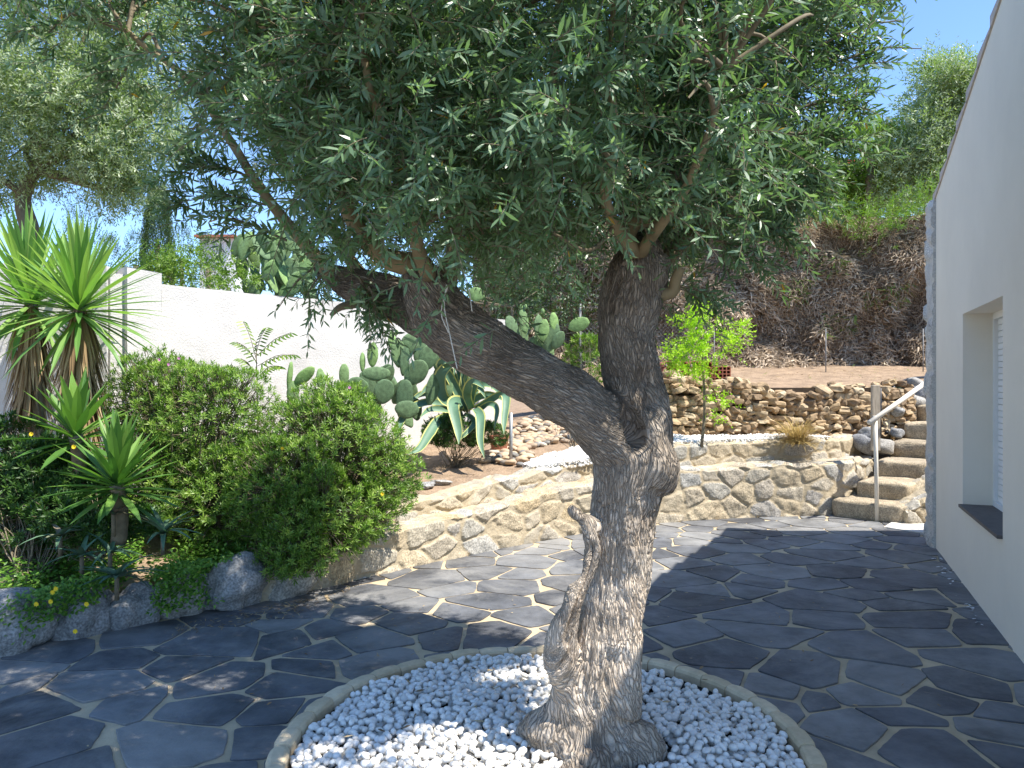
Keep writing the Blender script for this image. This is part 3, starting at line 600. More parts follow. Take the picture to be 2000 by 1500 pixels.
# gravel patches up on the bed
def gravel(name,poly,label,sp=.035,z=0.012):
    poly=np.array(poly); x0,y0=poly.min(0);x1,y1=poly.max(0)
    def ins(Q):
        r=np.zeros(len(Q),bool); j=len(poly)-1
        for i in range(len(poly)):
            c=((poly[i,1]>Q[:,1])!=(poly[j,1]>Q[:,1]))&(Q[:,0]<(poly[j,0]-poly[i,0])*(Q[:,1]-poly[i,1])/(poly[j,1]-poly[i,1]+1e-9)+poly[i,0]); r^=c; j=i
        return r
    cx,cy=(x0+x1)/2,(y0+y1)/2; r=max(x1-x0,y1-y0)/2+.1
    mb=MB()
    for l in range(4):
        Q=scatter(cx,cy,r,sp,ins); n=len(Q); s=rng.uniform(.013,.024,n)
        blobs(mb,np.c_[Q,bedz(Q[:,0],Q[:,1])+z+l*.02],np.c_[s,s*.8,s*.65],ICO2,.6,None,.25)
    mb.build(name,m_peb,base=(cx,cy,.8),label=label,cat='gravel',kind='stuff')
gravel('white_gravel',[(1.7,9.02),(2.3,9.15),(3.3,9.32),(3.9,9.45),(3.9,9.72),(3.2,9.62),(2.4,9.58),(1.75,9.62)],'strip of bright white gravel below the dry stone wall',.032)
gravel('white_gravel',[(.20,7.95),(.75,8.2),(1.35,8.6),(1.65,9.0),(1.2,9.2),(.75,8.95),(.35,8.6),(.12,8.2)],'small bright white gravel patch left of the olive trunk, beside the cobbles',.032)
# cobbles
cm=[]
for k in range(10):
    mb=MB(); s=np.array([[rng.uniform(.055,.085),rng.uniform(.04,.06),rng.uniform(.028,.042)]])
    blobs(mb,np.zeros((1,3)),s,ICO3,.1,[k/9],.14); o=mb.build('river_cobble',m_cob,base=(0,0,0)); cm.append(o)
CP=[(935,905),(1040,918),(1035,880),(1090,865),(1160,868),(1150,830),(1070,810),(990,850),(960,890)]
cobs=[]
tries=0
pl=np.array([onbed(a,b)[:2] for a,b in CP])
def inpoly(q,poly):
    r=False;j=len(poly)-1
    for i in range(len(poly)):
        if (poly[i,1]>q[1])!=(poly[j,1]>q[1]) and q[0]<(poly[j,0]-poly[i,0])*(q[1]-poly[i,1])/(poly[j,1]-poly[i,1]+1e-9)+poly[i,0]: r=not r
        j=i
    return r
lo,hi=pl.min(0),pl.max(0)
while len(cobs)<230 and tries<9000:
    tries+=1; q=np.array([rng.uniform(lo[0],hi[0]),rng.uniform(lo[1],hi[1])])
    if inpoly(q,pl) and all(np.hypot(*(q-c[:2]))>.062 for c in cobs): cobs.append((q[0],q[1],float(bedz(*q))+.02))
CLB=['dark grey rounded','brownish grey rounded','grey-brown rounded','warm brown rounded','light tan rounded','sandy tan rounded','pale sandy rounded','tan-brown rounded','reddish brown rounded','cream rounded']
for k,(x,y,z) in enumerate(cobs):
    src=cm[k%10]; o=src if k<10 else src.copy()
    if k>=10: COL.objects.link(o)
    o.location=(x,y,z+random.uniform(0,.02)); o.rotation_euler=(random.gauss(0,.2),random.gauss(0,.2),random.uniform(0,6.3)); s=random.uniform(.65,1.15); o.scale=(s,s,s)
    tag(o,CLB[k%10]+' river cobble in the spread of cobbles before the agave','cobble','river cobbles spread before the agave')
# boulders of left kerb and small slates
def boulder(p,s,label,seed,rz=0,mat=None,name='boulder',group=None):
    V,Fc=ICO4; Q=V*np.array(s); Q=Q*(1+.34*noise(V*1.4+seed*7.3,2)+.13*noise(V*3.5+seed,3)+.03*noise(V*11+seed,4))[:,None]
    c,sn=math.cos(rz),math.sin(rz); Q=np.stack([Q[:,0]*c-Q[:,1]*sn,Q[:,0]*sn+Q[:,1]*c,Q[:,2]],-1)+p
    mb=MB(); mb.add(Q,Fc,rng.random(),0,True); mb.ex['mask']=[np.full(len(Q),1.)]; return mb.build(name,mat or m_rock,base=p,label=label,cat='rock',group=group)
GR='kerb boulders edging the planted bed'
def kb(px,z):
    y=4.8
    for _ in range(12): y=float(yw((px-1000)/F*y))+.07
    return np.array([(px-1000)/F*y,y,z])
boulder(kb(15,.14),(.24,.17,.22),'large grey boulder at the far left end of the bed edge',1,.8,group=GR)
boulder(kb(160,.10),(.2,.14,.2),'grey boulder under the yellow flowers at the bed edge',2,.8,group=GR)
boulder(kb(258,.08),(.17,.13,.18),'squat grey boulder directly below the trailing aloe',3,.8,group=GR)
boulder(kb(352,.10),(.18,.13,.18),'small half-covered boulder left of the pale speckled one',4,.6,group=GR)
boulder(kb(455,.13),(.25,.15,.20),'big pale speckled boulder beside the right-hand shrub',5,.7,group=GR)
boulder(kb(560,.1),(.2,.14,.17),'boulder tucked beneath the right-hand shrub',6,.7,group=GR)
boulder(onbed(833,955)+[0,0,.03],(.08,.06,.035),'dark slate chunk at the left of the pair on top of the wall',7,.2,name='slate_chunk')
boulder(onbed(862,948)+[0,0,.03],(.1,.05,.025),'flat grey slate chunk at the right of the pair on top of the wall',8,-.1,name='slate_chunk')
# ---------------------------------------------------------------- main olive tree
TREE=(.37,3.2,0)
olive=thing('olive_tree',TREE,'old olive tree with forked gnarled trunk rising from white pebbles','tree')
def limb(nodes,d=6):
    A=np.array([np.r_[P(a,b,c),r_/F*c] for a,b,c,r_ in nodes]); return crom(A,d)
LB={}
LB['trunk']=limb([(1150,1540,3.2,165),(1153,1475,3.2,128),(1157,1425,3.2,100),(1163,1370,3.2,80),(1166,1310,3.2,76),(1188,1200,3.2,66),(1205,1100,3.2,60),(1218,1000,3.2,62),(1230,930,3.2,68),(1238,880,3.2,66)])
LB['left']=limb([(1240,900,3.2,66),(1195,845,3.18,60),(1110,775,3.15,56),(1000,712,3.12,56),(925,668,3.1,60),(868,622,3.1,60),(838,570,3.1,50),(822,530,3.1,36)])
LB['right']=limb([(1245,905,3.2,70),(1250,830,3.22,62),(1232,730,3.25,55),(1222,650,3.25,55),(1234,585,3.25,62),(1248,525,3.25,60),(1250,500,3.25,50)])
LB['leftb']=limb([(900,650,3.12,52),(800,598,3.2,42),(725,568,3.25,36),(668,548,3.28,24),(625,528,3.3,12)])
LB['burl']=limb([(1270,935,3.15,44),(1283,905,3.13,42),(1278,860,3.15,30)])
LB['root1']=limb([(1120,1440,3.14,60),(1075,1430,3.16,52),(1045,1425,3.2,36)])
LB['root2']=limb([(1190,1460,3.1,66),(1235,1460,3.1,56),(1270,1462,3.12,36)])
LB['root3']=limb([(1150,1480,3.08,66),(1130,1520,3.0,60)])
LB['dead']=limb([(1128,998,3.08,6),(1146,1030,3.08,10),(1158,1075,3.08,13),(1144,1130,3.06,16),(1122,1180,3.04,23),(1098,1240,3.06,27),(1104,1300,3.1,36),(1118,1390,3.14,46)])
LB['dead2']=limb([(1118,996,3.08,8),(1136,1012,3.08,10),(1160,1030,3.12,16)])
LB['flare']=limb([(1205,1390,3.12,46),(1222,1260,3.14,26),(1242,1120,3.14,20),(1258,1010,3.14,20),(1268,950,3.14,24)])
mbt=MB()
for k,L in LB.items(): tube(mbt,L[:,:3],L[:,3],20)
for L in LB.values():
    for e in (L[0],L[-1]): mbt.add(ICO3[0]*e[3]*.85+e[:3],ICO3[1])
tmp=mbt.build('tmp',m_bark); md=tmp.modifiers.new('r','REMESH'); md.mode='VOXEL'; md.voxel_size=.0065
ms=tmp.modifiers.new('s','SMOOTH'); ms.iterations=9; ms.factor=.6
dg=bpy.context.evaluated_depsgraph_get(); ev=tmp.evaluated_get(dg).to_mesh()
nv=len(ev.vertices); V=np.zeros(nv*3); ev.vertices.foreach_get('co',V); V=V.reshape(-1,3); Nn=np.zeros(nv*3); ev.vertices.foreach_get('normal',Nn); Nn=Nn.reshape(-1,3)
lt=np.zeros(len(ev.polygons),int); ev.polygons.foreach_get('loop_total',lt); li=np.zeros(len(ev.loops),int); ev.loops.foreach_get('vertex_index',li)
assert (lt==4).all(); FQ=li.reshape(-1,4)
bpy.data.objects.remove(tmp)
# nearest skeleton coordinates
SK=[];LT=1.28
for nm in ('trunk','left','right','leftb'):
    L=LB[nm]; d=np.r_[0,np.cumsum(np.linalg.norm(np.diff(L[:,:3],axis=0),axis=1))]
    T=nrm(np.gradient(L[:,:3],axis=0)); c=np.array([0,1.,0]); 
    for k in range(len(L)):
        c=c-T[k]*np.dot(c,T[k]); c/=np.linalg.norm(c); SK.append((*L[k,:3],L[k,3],*T[k],*c,d[k]+(LT if nm in ('left','right','burl') else LT+.55 if nm=='leftb' else 0)))
SK=np.array(SK); ca=np.zeros(nv);sa=np.zeros(nv);s_=np.zeros(nv);RAD=np.zeros(nv); SB=np.cross(SK[:,4:7],SK[:,7:10])
for a in range(0,nv,3000):
    rel=V[a:a+3000,None]-SK[None,:,:3]; d=np.linalg.norm(rel,axis=2)-SK[None,:,3]*.6; d=d-d.min(1,keepdims=True); w_=np.exp(-d/.012); w_/=w_.sum(1,keepdims=True)
    RAD[a:a+3000]=(w_*SK[None,:,3]).sum(1); s_[a:a+3000]=(w_*(SK[None,:,10]+(rel*SK[None,:,4:7]).sum(2))).sum(1); ca[a:a+3000]=(w_*(rel*SK[None,:,7:10]).sum(2)).sum(1); sa[a:a+3000]=(w_*(rel*SB[None]).sum(2)).sum(1)
rr=np.hypot(ca,sa)+1e-6; FAR=1-.8*sstep(1.25,2.3,rr/RAD)
Rn=.11; bark=np.stack([ca/rr*Rn,sa/rr*Rn,s_*.16],-1)
twist=s_*1.2; bc=np.stack([np.cos(twist)*bark[:,0]-np.sin(twist)*bark[:,1],np.sin(twist)*bark[:,0]+np.cos(twist)*bark[:,1],bark[:,2]],-1)
fw=sstep(1.2,1.9,rr/RAD)[:,None]; bc=bc*(1-fw)+(V-np.array([.37,3.2,0]))*np.array([1,1,.15])*fw
wv=V*7; wob=.012*np.stack([noise(wv,1),noise(wv,2),noise(wv,3)*.3],-1)
rid=1-np.abs(noise((bc+wob)*75,11)); rid2=1-np.abs(noise((bc+wob)*150,12)); lump=noise(V*5.5,13); fl=noise(bc*np.array([22,22,9]),14)
zc=V[:,2]
low=sstep(1.5,.6,zc)
rb=sstep(.34,.12,V[:,2]); dsp=.02*rb*fbm(V*13,4,21)+.013*FAR*(1-.6*rb)*(rid-.6)+.005*(rid2-.6)+.016*FAR*lump*(.5+.5*low)+.03*FAR*fl*low+.008*noise(V*14,5)
# deadwood hollow crack
ck=crom(np.array([P(1160,1075,3.02),P(1152,1120,3.0),P(1138,1165,2.98),P(1126,1210,2.97),P(1112,1262,2.97)]),8)
dd=np.linalg.norm((V[:,None]-ck[None])*np.array([1,.45,1]),axis=2).min(1); dsp-=.075*np.exp(-(dd/.018)**2)
# knots
for (px,py,y,r_,dep) in [(1010,722,3.0,.016,.02),(1248,745,3.1,.045,.03),(1270,790,3.12,.045,.05),(1272,740,3.12,.035,.04),(940,668,3.0,.015,-.01),(1243,862,3.08,.032,.09),(1240,835,3.08,.035,.08),(1232,810,3.1,.03,.05)]:
    d=np.linalg.norm((V-P(px,py,y))*np.array([1,.5,.8]),axis=1); dsp-=dep*np.exp(-(d/r_)**2)
V2=V+Nn*dsp[:,None]
tint=low*sstep(.06,.35,zc)*(.75+.3*noise(V*6,8)); tint=np.clip(tint,0,1); rootb=sstep(.34,.12,zc); 
mb=MB(); mb.add(V2,FQ,tint,0,True); tr=mb.build('trunk',m_bark,olive)
at=tr.data.attributes.new('bark','FLOAT_VECTOR','POINT'); at.data.foreach_set('vector',(bc+wob).ravel())
# pale limbs
limbs=[]
BR=[ [(812,520,3.1,26),(745,497,3.05,19),(695,440,3.0,16),(665,350,2.95,15),(640,250,2.95,14),(610,150,2.95,13),(598,60,2.95,12),(588,-60,2.95,11),(580,-250,3.0,8)],
     [(862,560,3.15,24),(888,500,3.2,18),(882,380,3.25,15),(878,230,3.3,13),(890,80,3.3,11),(905,-150,3.3,8)],
     [(660,545,3.28,18),(600,480,3.25,13),(550,420,3.25,11),(490,340,3.2,9),(430,250,3.2,8),(360,150,3.2,6),(250,60,3.2,5)],
     [(1238,500,3.2,20),(1222,462,3.15,17),(1238,432,3.12,15),(1262,432,3.1,12),(1288,436,3.1,9)],
     [(1250,500,3.3,22),(1262,400,3.3,15),(1250,270,3.3,13),(1238,150,3.3,11),(1230,0,3.3,9),(1225,-200,3.3,6)],
     [(1285,575,3.2,15),(1315,568,3.18,12),(1322,540,3.16,11),(1332,518,3.15,9)],
     [(1290,520,3.3,18),(1370,440,3.4,14),(1450,330,3.5,11),(1500,200,3.5,9),(1540,50,3.5,7),(1600,-100,3.5,5)],
     [(1380,430,3.4,10),(1480,380,3.6,7),(1580,300,3.7,5),(1650,250,3.7,4)],
     [(620,190,2.95,8),(560,90,2.9,6),(500,-20,2.9,5)],
     [(840,540,3.0,16),(800,420,2.7,12),(760,300,2.5,10),(720,150,2.4,8),(700,0,2.4,6)],
     [(890,500,3.2,14),(980,400,2.9,11),(1050,280,2.7,9),(1080,130,2.6,7),(1090,-50,2.6,5)],
     [(1240,490,3.1,14),(1180,400,2.8,11),(1200,280,2.6,9),(1180,140,2.5,7)],
     [(1250,490,3.1,13),(1320,400,2.8,10),(1380,280,2.6,8),(1420,140,2.5,6)],
     [(860,540,3.3,16),(950,430,3.8,12),(1000,330,4.1,9),(1020,200,4.2,7)],
     [(1260,500,3.4,15),(1300,400,3.8,11),(1330,280,4.1,8),(1340,150,4.2,6)],
     [(720,560,3.3,14),(640,440,3.6,10),(560,330,3.9,8),(500,200,4.0,6)],
     [(600,100,2.95,7),(450,20,2.9,5),(250,-20,2.8,4),(100,-40,2.8,3)],
     [(840,350,2.9,8),(815,390,2.85,7),(790,400,2.8,6)],[(850,385,3.0,12),(900,345,3.0,10),(950,340,3.0,7)]]
for nd in BR:
    L=limb(nd,5); L[:,:3]+=.012*np.stack([noise(L[:,:3]*6,1),noise(L[:,:3]*6,2),noise(L[:,:3]*6,3)],-1); mb=MB(); tube(mb,L[:,:3],L[:,3],9); mb.build('branch',m_pale,olive); limbs.append(L)
L=limb([(745,578,3.2,10),(700,592,3.15,9),(665,600,3.1,7),(646,616,3.08,4)]); mb=MB(); tube(mb,L[:,:3],L[:,3],8); mb.build('dead_branch',m_wood,olive)
mb=MB()
tube(mb,crom([P(872,555,2.95),P(868,600,2.95),P(880,660,2.95),P(893,720,2.96)],8),.0022,6); tube(mb,crom([P(875,557,2.95),P(862,610,2.94),P(876,650,2.94)],8),.002,6); tube(mb,crom([P(900,520,2.95),P(915,560,2.94),P(922,608,2.94)],8),.002,6)
mb.build('twine',m_wire,base=P(875,555,2.95),label='loose pale twine hanging from the olive fork',cat='twine')
# crown
OUT=np.array([(-60,-700),(1650,-700),(1700,0),(1660,110),(1640,190),(1640,270),(1560,330),(1480,400),(1430,480),(1380,520),(1300,515),(1200,430),(1120,500),(1000,525),(900,500),(800,480),(700,480),(660,415),(620,345),(595,275),(470,215),(380,190),(180,170),(40,150),(-60,60)])
LN=np.concatenate([L[1:,:3] for L in limbs])
cc=[];tr_=0
EL=[((.1,3.3,3.05),(1.55,1.45,1.15)),((-1.1,3.1,3.1),(1.0,1.0,.85)),((1.05,3.5,2.85),(.85,.9,.85)),((-.5,3.1,2.45),(.95,.75,.55)),((.75,3.3,2.4),(.7,.7,.5)),((0.,4.3,3.2),(1.1,.8,.85)),((.05,2.5,2.6),(1.0,.5,.6))]
while len(cc)<315 and tr_<200000:
    tr_+=1; c,r_=EL[rng.choice(7,p=[.30,.14,.12,.10,.07,.11,.16])]; v=nrm(rng.normal(size=3))*rng.uniform(.35,1)**.6; q=np.array(c)+v*np.array(r_)
    if q[1]<1.85 or q[2]<1.98: continue
    pp=np.array([1000+F*q[0]/q[1],750-F*(q[2]-EYE)/q[1]])
    if not inpoly(pp,OUT): continue
    if any(np.linalg.norm(q-k)<.17 for k in cc): continue
    cc.append(q)
cc=np.array(cc); mbw=MB(); P0=[];D0=[]; Cc=np.array([.1,3.3,2.5])
for q in cc:
    d=np.linalg.norm((LN-q)*np.array([1,1,1.3]),axis=1)+np.where(LN[:,2]>q[2]+.1,.4,0); b=LN[d.argmin()]; mid=(b+q)/2+rng.normal(0,.05,3)+[0,0,.05]
    c=crom(np.array([b,mid,q]),4); tube(mbw,c,np.linspace(.011,.004,len(c)),5,caps=False)
    bd=nrm(q-b)[()] ; m_=41
    for k in range(m_):
        o=q+rng.normal(0,.10,3) if k%4 else c[rng.integers(2,len(c))]+rng.normal(0,.03,3)
        P0.append(o); D0.append(nrm(rng.normal(0,.6,3)+bd*.5+nrm(q-Cc)*.5+[0,0,.15]+nrm(o-q)*.4))
# hanging sprays on the outline
def spray(px0,py0,px1,py1,y,n=26,sp=14):
    global P0,D0
    a=P(px0,py0,y);b=P(px1,py1,y*.99); c=crom(np.array([a,(a+b)/2+[0,0,.03],b]),6); tube(mbw,c,np.linspace(.006,.002,len(c)),5,caps=False)
    for k in range(n):
        t=rng.uniform(.1,1); o=c[int(t*(len(c)-1))]; P0.append(o+rng.normal(0,.012,3)); D0.append(nrm(nrm(b-a)*.9+rng.normal(0,.45,3)))
for s in [(1640,120,1800,95,3.4),(1600,90,1760,40,3.3),(1560,210,1700,215,3.2),(1540,260,1690,300,3.1),(560,470,375,420,3.2),(520,400,350,395,3.15),(500,350,355,330,3.2),(620,520,545,600,3.3),(640,530,590,600,3.2),(720,560,735,620,3.1),(1480,330,1640,380,3.0),(1420,420,1540,470,3.1),(1400,470,1480,520,3.1),(1320,560,1400,600,3.2),(700,540,740,640,3.15)]:
    spray(*s,n=14 if s[1]>450 else 24)
P0=np.array(P0);D0=np.array(D0); sd_=nrm([.53,-.235,1]); ok=np.ones(len(P0),bool)
for T_,r_ in [((.3,3.0,.40),.2),((.33,3.0,.60),.22),((.33,3.0,.85),.18),((-.35,3.2,0),.2),((-.75,3.08,0),.2),((.0,3.1,0),.15),((-.1,3.95,0),.12),((-1.0,5.0,0),.12),((-.2,5.3,0),.35),((.4,5.2,0),.4),((-.9,5.75,0),.35),((-.55,5.45,0),.3),((0,4.9,0),.25),((-.3,5.9,0),.5),((.3,5.7,0),.5)]:
    v=P0+D0*.08-np.array(T_); d=np.linalg.norm(v-(v@sd_)[:,None]*sd_,axis=1); ok&=~((d<r_)&(rng.random(len(P0))<.93))  # crown shaped for light: shoots dropped along sun rays to these spots
qx=1000+F*(P0+D0*.15)[:,0]/P0[:,1]; qy=750-F*((P0+D0*.15)[:,2]-EYE)/P0[:,1]; ok&=~((qx>1745)&(qy>50))&~(qx>1800)&~((qx>500)&(qx<745)&(qy>535)&(rng.random(len(P0))<.72))&(P0[:,1]>1.95)&~((qx>1660)&(qy>330))
P0=P0[ok];D0=D0[ok]; n=len(P0); mbl=MB()
h=n//2
shoots(mbl,P0[:h],D0[:h],rng.uniform(.12,.24,h),9,.060,.0122,droop=.25,mi=0,twig=1,gold=.006)
shoots(mbl,P0[h:],D0[h:],rng.uniform(.10,.2,n-h),9,.066,.0132,droop=.15,mi=0,twig=1,gold=.006)
for f_,_,q_ in mbw.f: mbl.f.append((f_+mbl.n,1,q_))
mbl.v+=mbw.v; mbl.t+=mbw.t; mbl.n+=mbw.n
crown=mbl.build('crown',[m_olive,m_wood],olive)
# ---------------------------------------------------------------- generic tree
def bgtree(name,label,base,tp,clumps,mat,lL,lW,m=20,pairs=4,sh=(.2,.4),cl=(.25,),group=None,kind='shoot',cat='tree',woodm=None,tw=.07,up=.3,cname='crown'):
    t=thing(name,base,label,cat,group); base=np.array(base); mbw=MB()
    tp=np.array(tp,float); c=crom(np.vstack([base,tp]),6); tube(mbw,c,np.linspace(tw,tw*.45,len(c)),9); P0=[];D0=[]
    cen=np.mean([k[0] for k in clumps],0)
    for ce,rd,nn_ in clumps:
        ce=np.array(ce);rd=np.array(rd)
        b=c[np.linalg.norm(c-ce,axis=1).argmin()]; cc=crom(np.array([b,(b+ce)/2+rng.normal(0,.05,3),ce]),4); tube(mbw,cc,np.linspace(tw*.4,tw*.12,len(cc)),6,caps=False)
        v=nrm(rng.normal(size=(nn_,3)))*rng.uniform(.35,1,(nn_,1))**.5
        q=ce+v*rd*(1+.2*noise(v*2+ce,3))[:,None]
        for k in range(0,nn_,9):
            cc=np.array([ce,(ce+q[k])/2+rng.normal(0,.03,3),q[k]]); tube(mbw,cc,np.linspace(tw*.12,tw*.05,3),4,caps=False)
        for k in range(nn_):
            for j in range(m): P0.append(q[k]+rng.normal(0,cl[0],3)); D0.append(nrm(v[k])*.8+rng.normal(0,.6,3)+[0,0,up])
    P0=np.array(P0);D0=np.array(D0); mb=MB()
    shoots(mb,P0,D0,rng.uniform(sh[0],sh[1],len(P0)),pairs,lL,lW,PR_S,.15,(30,70))
    mbw.build('trunk',woodm or m_wood,t); mb.build(cname,mat,t); return t
# background olive at left beyond the wall
D=8.6
bgtree('olive_tree','pale sunlit olive tree leaning over the garden wall at upper left',P(75,640,D),[P(62,470,D),P(45,390,D),P(70,330,D)],
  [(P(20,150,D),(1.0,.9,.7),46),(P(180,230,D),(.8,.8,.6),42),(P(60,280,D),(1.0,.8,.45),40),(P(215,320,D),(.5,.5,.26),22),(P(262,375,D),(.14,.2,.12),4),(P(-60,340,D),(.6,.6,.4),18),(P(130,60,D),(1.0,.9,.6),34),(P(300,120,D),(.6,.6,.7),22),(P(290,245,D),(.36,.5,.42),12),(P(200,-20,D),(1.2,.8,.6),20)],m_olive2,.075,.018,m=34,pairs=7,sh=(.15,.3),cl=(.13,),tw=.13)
# ---------------------------------------------------------------- yuccas
def yucca(name,label,head,base,Ln,n,W,skirt,tilt=(0,0,1),cat='yucca',elev=(-35,85),mat=None,group=None,n2=0):
    t=thing(name,base,label,cat,group); mb=MB(); A=nrm(tilt)
    k=np.arange(n); el=np.radians(elev[0]+(elev[1]-elev[0])*((k+.5)/n)**.85+rng.normal(0,5,n)); az=k*2.39996+rng.normal(0,.1,n)
    d=np.stack([np.cos(el)*np.cos(az),np.cos(el)*np.sin(az),np.sin(el)],-1)+np.array(tilt)*[1,1,0]*.5
    N=np.stack([-np.sin(el)*np.cos(az),-np.sin(el)*np.sin(az),np.cos(el)],-1)
    p0=np.array(head)+nrm(d)*.02+np.array([0,0,1])*((k/n)-.6)[:,None]*.12
    low=np.clip(-el,0,1)
    leafset(mb,p0,d,N,Ln*rng.uniform(.8,1.1,n),W*rng.uniform(.85,1.1,n),[(0,.8),(.15,.7),(.4,1),(.7,.8),(1,0)],.05+.25*np.clip(.5-el,0,1)*rng.uniform(.2,1,n),.16,np.clip(rng.uniform(.2,.9,n)+.2*np.sin(el),0,1),0)
    mb.build('leaves',mat or m_yucca,t)
    mb=MB(); c=crom(np.array([base,(np.array(base)+head)/2+[.02,0,0],head]),5); tube(mb,c,np.linspace(.05,.045,len(c)),9); mb.build('stem',m_wood,t)
    if skirt:
        mb=MB(); n=skirt; az=rng.uniform(0,6.28,n); hh=rng.uniform(0,1,n)**1.3; H_=(head[2]-base[2])*.8; lean=rng.uniform(.06,.42,n)
        p0=np.array(head)+np.c_[.04*np.cos(az),.04*np.sin(az),-.02-hh*H_*.5]
        d=np.c_[np.cos(az)*lean,np.sin(az)*lean,-np.ones(n)]
        leafset(mb,p0,d,np.c_[np.cos(az),np.sin(az),az*0+.1],rng.uniform(.35,.62,n),rng.uniform(.010,.028,n),PR_BLADE,.04,.2,None,0)
        mb.build('dead_leaf_skirt',m_dead,t)
    return t
yucca('yucca','tall yucca with spiky green head and dead brown skirt, the nearer of two',P(155,600,5.8),ray(160,5.8),.66,135,.050,560,elev=(-38,86))
yucca('yucca','tall yucca with dead skirt at the far left, behind the nearer one',P(60,590,6.35),ray(85,6.3),.72,125,.052,520,elev=(-36,86),tilt=(-.15,0,1))
yucca('yucca','low bright green yucca rosette between the shrubs and the aloes',P(228,945,4.95),P(232,1060,5.0),.42,80,.058,0,elev=(-30,88),mat=m_yucca2)
yucca('yucca','young yucca rosette with broad leaves at the foot of the tall yuccas',P(148,850,5.35),P(150,960,5.4),.42,44,.065,0,elev=(-25,84),mat=m_yucca2)
def aloe(label,c,s,n,red=0):
    t=thing('aloe',c,label,'aloe','aloes trailing at the edge of the bed'); mb=MB(); k=np.arange(n)
    el=np.radians(rng.uniform(5,60,n)); az=k*2.4; d=np.stack([np.cos(el)*np.cos(az),np.cos(el)*np.sin(az),np.sin(el)],-1); N=np.stack([-np.sin(el)*np.cos(az),-np.sin(el)*np.sin(az),np.cos(el)],-1)
    leafset(mb,np.tile(c,(n,1)),d,N,s*rng.uniform(.8,1.1,n),s*.17,[(0,1),(.3,.85),(.6,.6),(.85,.3),(1,0)],rng.uniform(.3,.75,n),.25,np.clip(rng.uniform(0,.5,n)+red,0,1),0,True)
    mb.build('leaves',m_aloe,t); mb=MB(); tube(mb,[np.array(c)-[0,0,.14],c],.015,6); mb.build('stem',m_wood,t)
aloe('reddish aloe, leftmost of the aloes',P(118,1048,4.95),.24,12,.5)
aloe('green aloe low beside the reddish one',P(160,1085,4.85),.22,11)
aloe('dark green aloe in the middle of the group',P(215,1080,4.85),.21,12)
aloe('tall green aloe, rightmost of the group, under the low yucca',P(318,1042,5.0),.26,13,.1)
aloe('aloe trailing lowest over the boulders',P(228,1128,4.72),.26,14)
aloe('small reddish aloe below the low yucca',P(222,1005,4.9),.2,10,.5)
# ---------------------------------------------------------------- shrubs
def bush(label,base,ells,n,mat,L,W,nl=12,ang=(15,80),name='shrub',tw=.012,group=None,dp=.82,twn=60,parts=None):
    t=thing(name,base,label,'shrub',group); mbw=MB(); mb=MB(); tot=sum(e[1][0]*e[1][2] for e in ells)
    for ce,rd in ells:
        ce=np.array(ce);rd=np.array(rd); m=int(n*rd[0]*rd[2]/tot); v=nrm(rng.normal(size=(m,3))); v[:,2]=np.where(v[:,2]<-.75,-v[:,2],v[:,2]); rr_=np.where(rng.random(m)<.72,rng.uniform(.93,1.04,m),rng.uniform(.6,.93,m))
        lum=1+.16*noise(v*2.2+ce*3,4)+.09*noise(v*5+ce,5)
        q=ce+v*rd*(rr_*lum)[:,None]; ok=q[:,2]>base[2]-.1; ok&=(noise(q*5,9)>-.62); q=q[ok];v=v[ok]
        rosettes(mb,q,v*.7+[0,0,.55]+rng.normal(0,.3,(len(q),3)),nl,L,W,PR_S,ang)
        for k in range(0,len(q),max(1,len(q)//twn)):
            c=crom(np.array([np.array(base)+rng.normal(0,.04,3)*[1,1,0],(np.array(base)+q[k])/2+rng.normal(0,.05,3),q[k]]),4); tube(mbw,c,np.linspace(tw,tw*.25,len(c)),5,caps=False)
        # inner dead twigs
        kk=rng.integers(0,len(q),len(q)//2); a=ce+(q[kk]-ce)*.55; prisms(mbw,a,q[kk]+rng.normal(0,.03,(len(kk),3)),.003,.0015)
    mbw.build('stems',m_wood,t); mb.build('foliage',mat,t); return t
def E(px,py,y,rx,ry,rz): return (P(px,py,y),(rx,ry,rz))
bush('large yellow-green rounded shrub against the white wall, left of the pair',ray(370,6.3),[E(350,840,6.4,.62,.5,.58),E(430,1000,5.9,.4,.3,.3),E(430,830,6.25,.5,.45,.5),E(300,770,6.5,.38,.35,.36),E(290,920,6.1,.35,.3,.35),E(420,960,6.0,.4,.35,.35),E(330,980,6.0,.3,.3,.25)],4600,m_bush,.046,.010)
bush('large dense rounded green shrub spilling over the wall, right of the pair',ray(640,6.2),[E(640,900,6.15,.62,.48,.55),E(560,960,5.8,.42,.36,.42),E(730,940,6.2,.40,.38,.33),E(575,1050,5.55,.2,.2,.3),E(690,1000,5.95,.33,.3,.3),E(650,810,6.3,.35,.35,.3),E(550,1100,5.5,.2,.18,.22),E(620,1010,5.7,.4,.3,.4),E(510,1000,5.8,.25,.25,.3),E(585,1090,5.5,.22,.2,.22)],5900,m_bush,.046,.010)
bush('dark green leafy shrub at the far left of the bed',ray(60,5.1),[E(70,1010,5.4,.38,.25,.25),E(60,930,5.5,.36,.25,.3),E(10,1000,5.4,.3,.25,.36),E(120,960,5.5,.27,.22,.3),E(20,880,5.6,.27,.2,.24)],2400,m_bushd,.055,.015,name='shrub',twn=14,tw=.006)
bush('low dark foliage mound around the foot of the low yucca rosette',P(190,1090,5.15),[E(190,1035,5.15,.26,.14,.12),E(270,1020,5.2,.16,.13,.1),E(120,1010,5.2,.2,.14,.14),E(150,940,5.45,.2,.14,.16)],1100,m_bushd,.05,.014,twn=8,tw=.004)
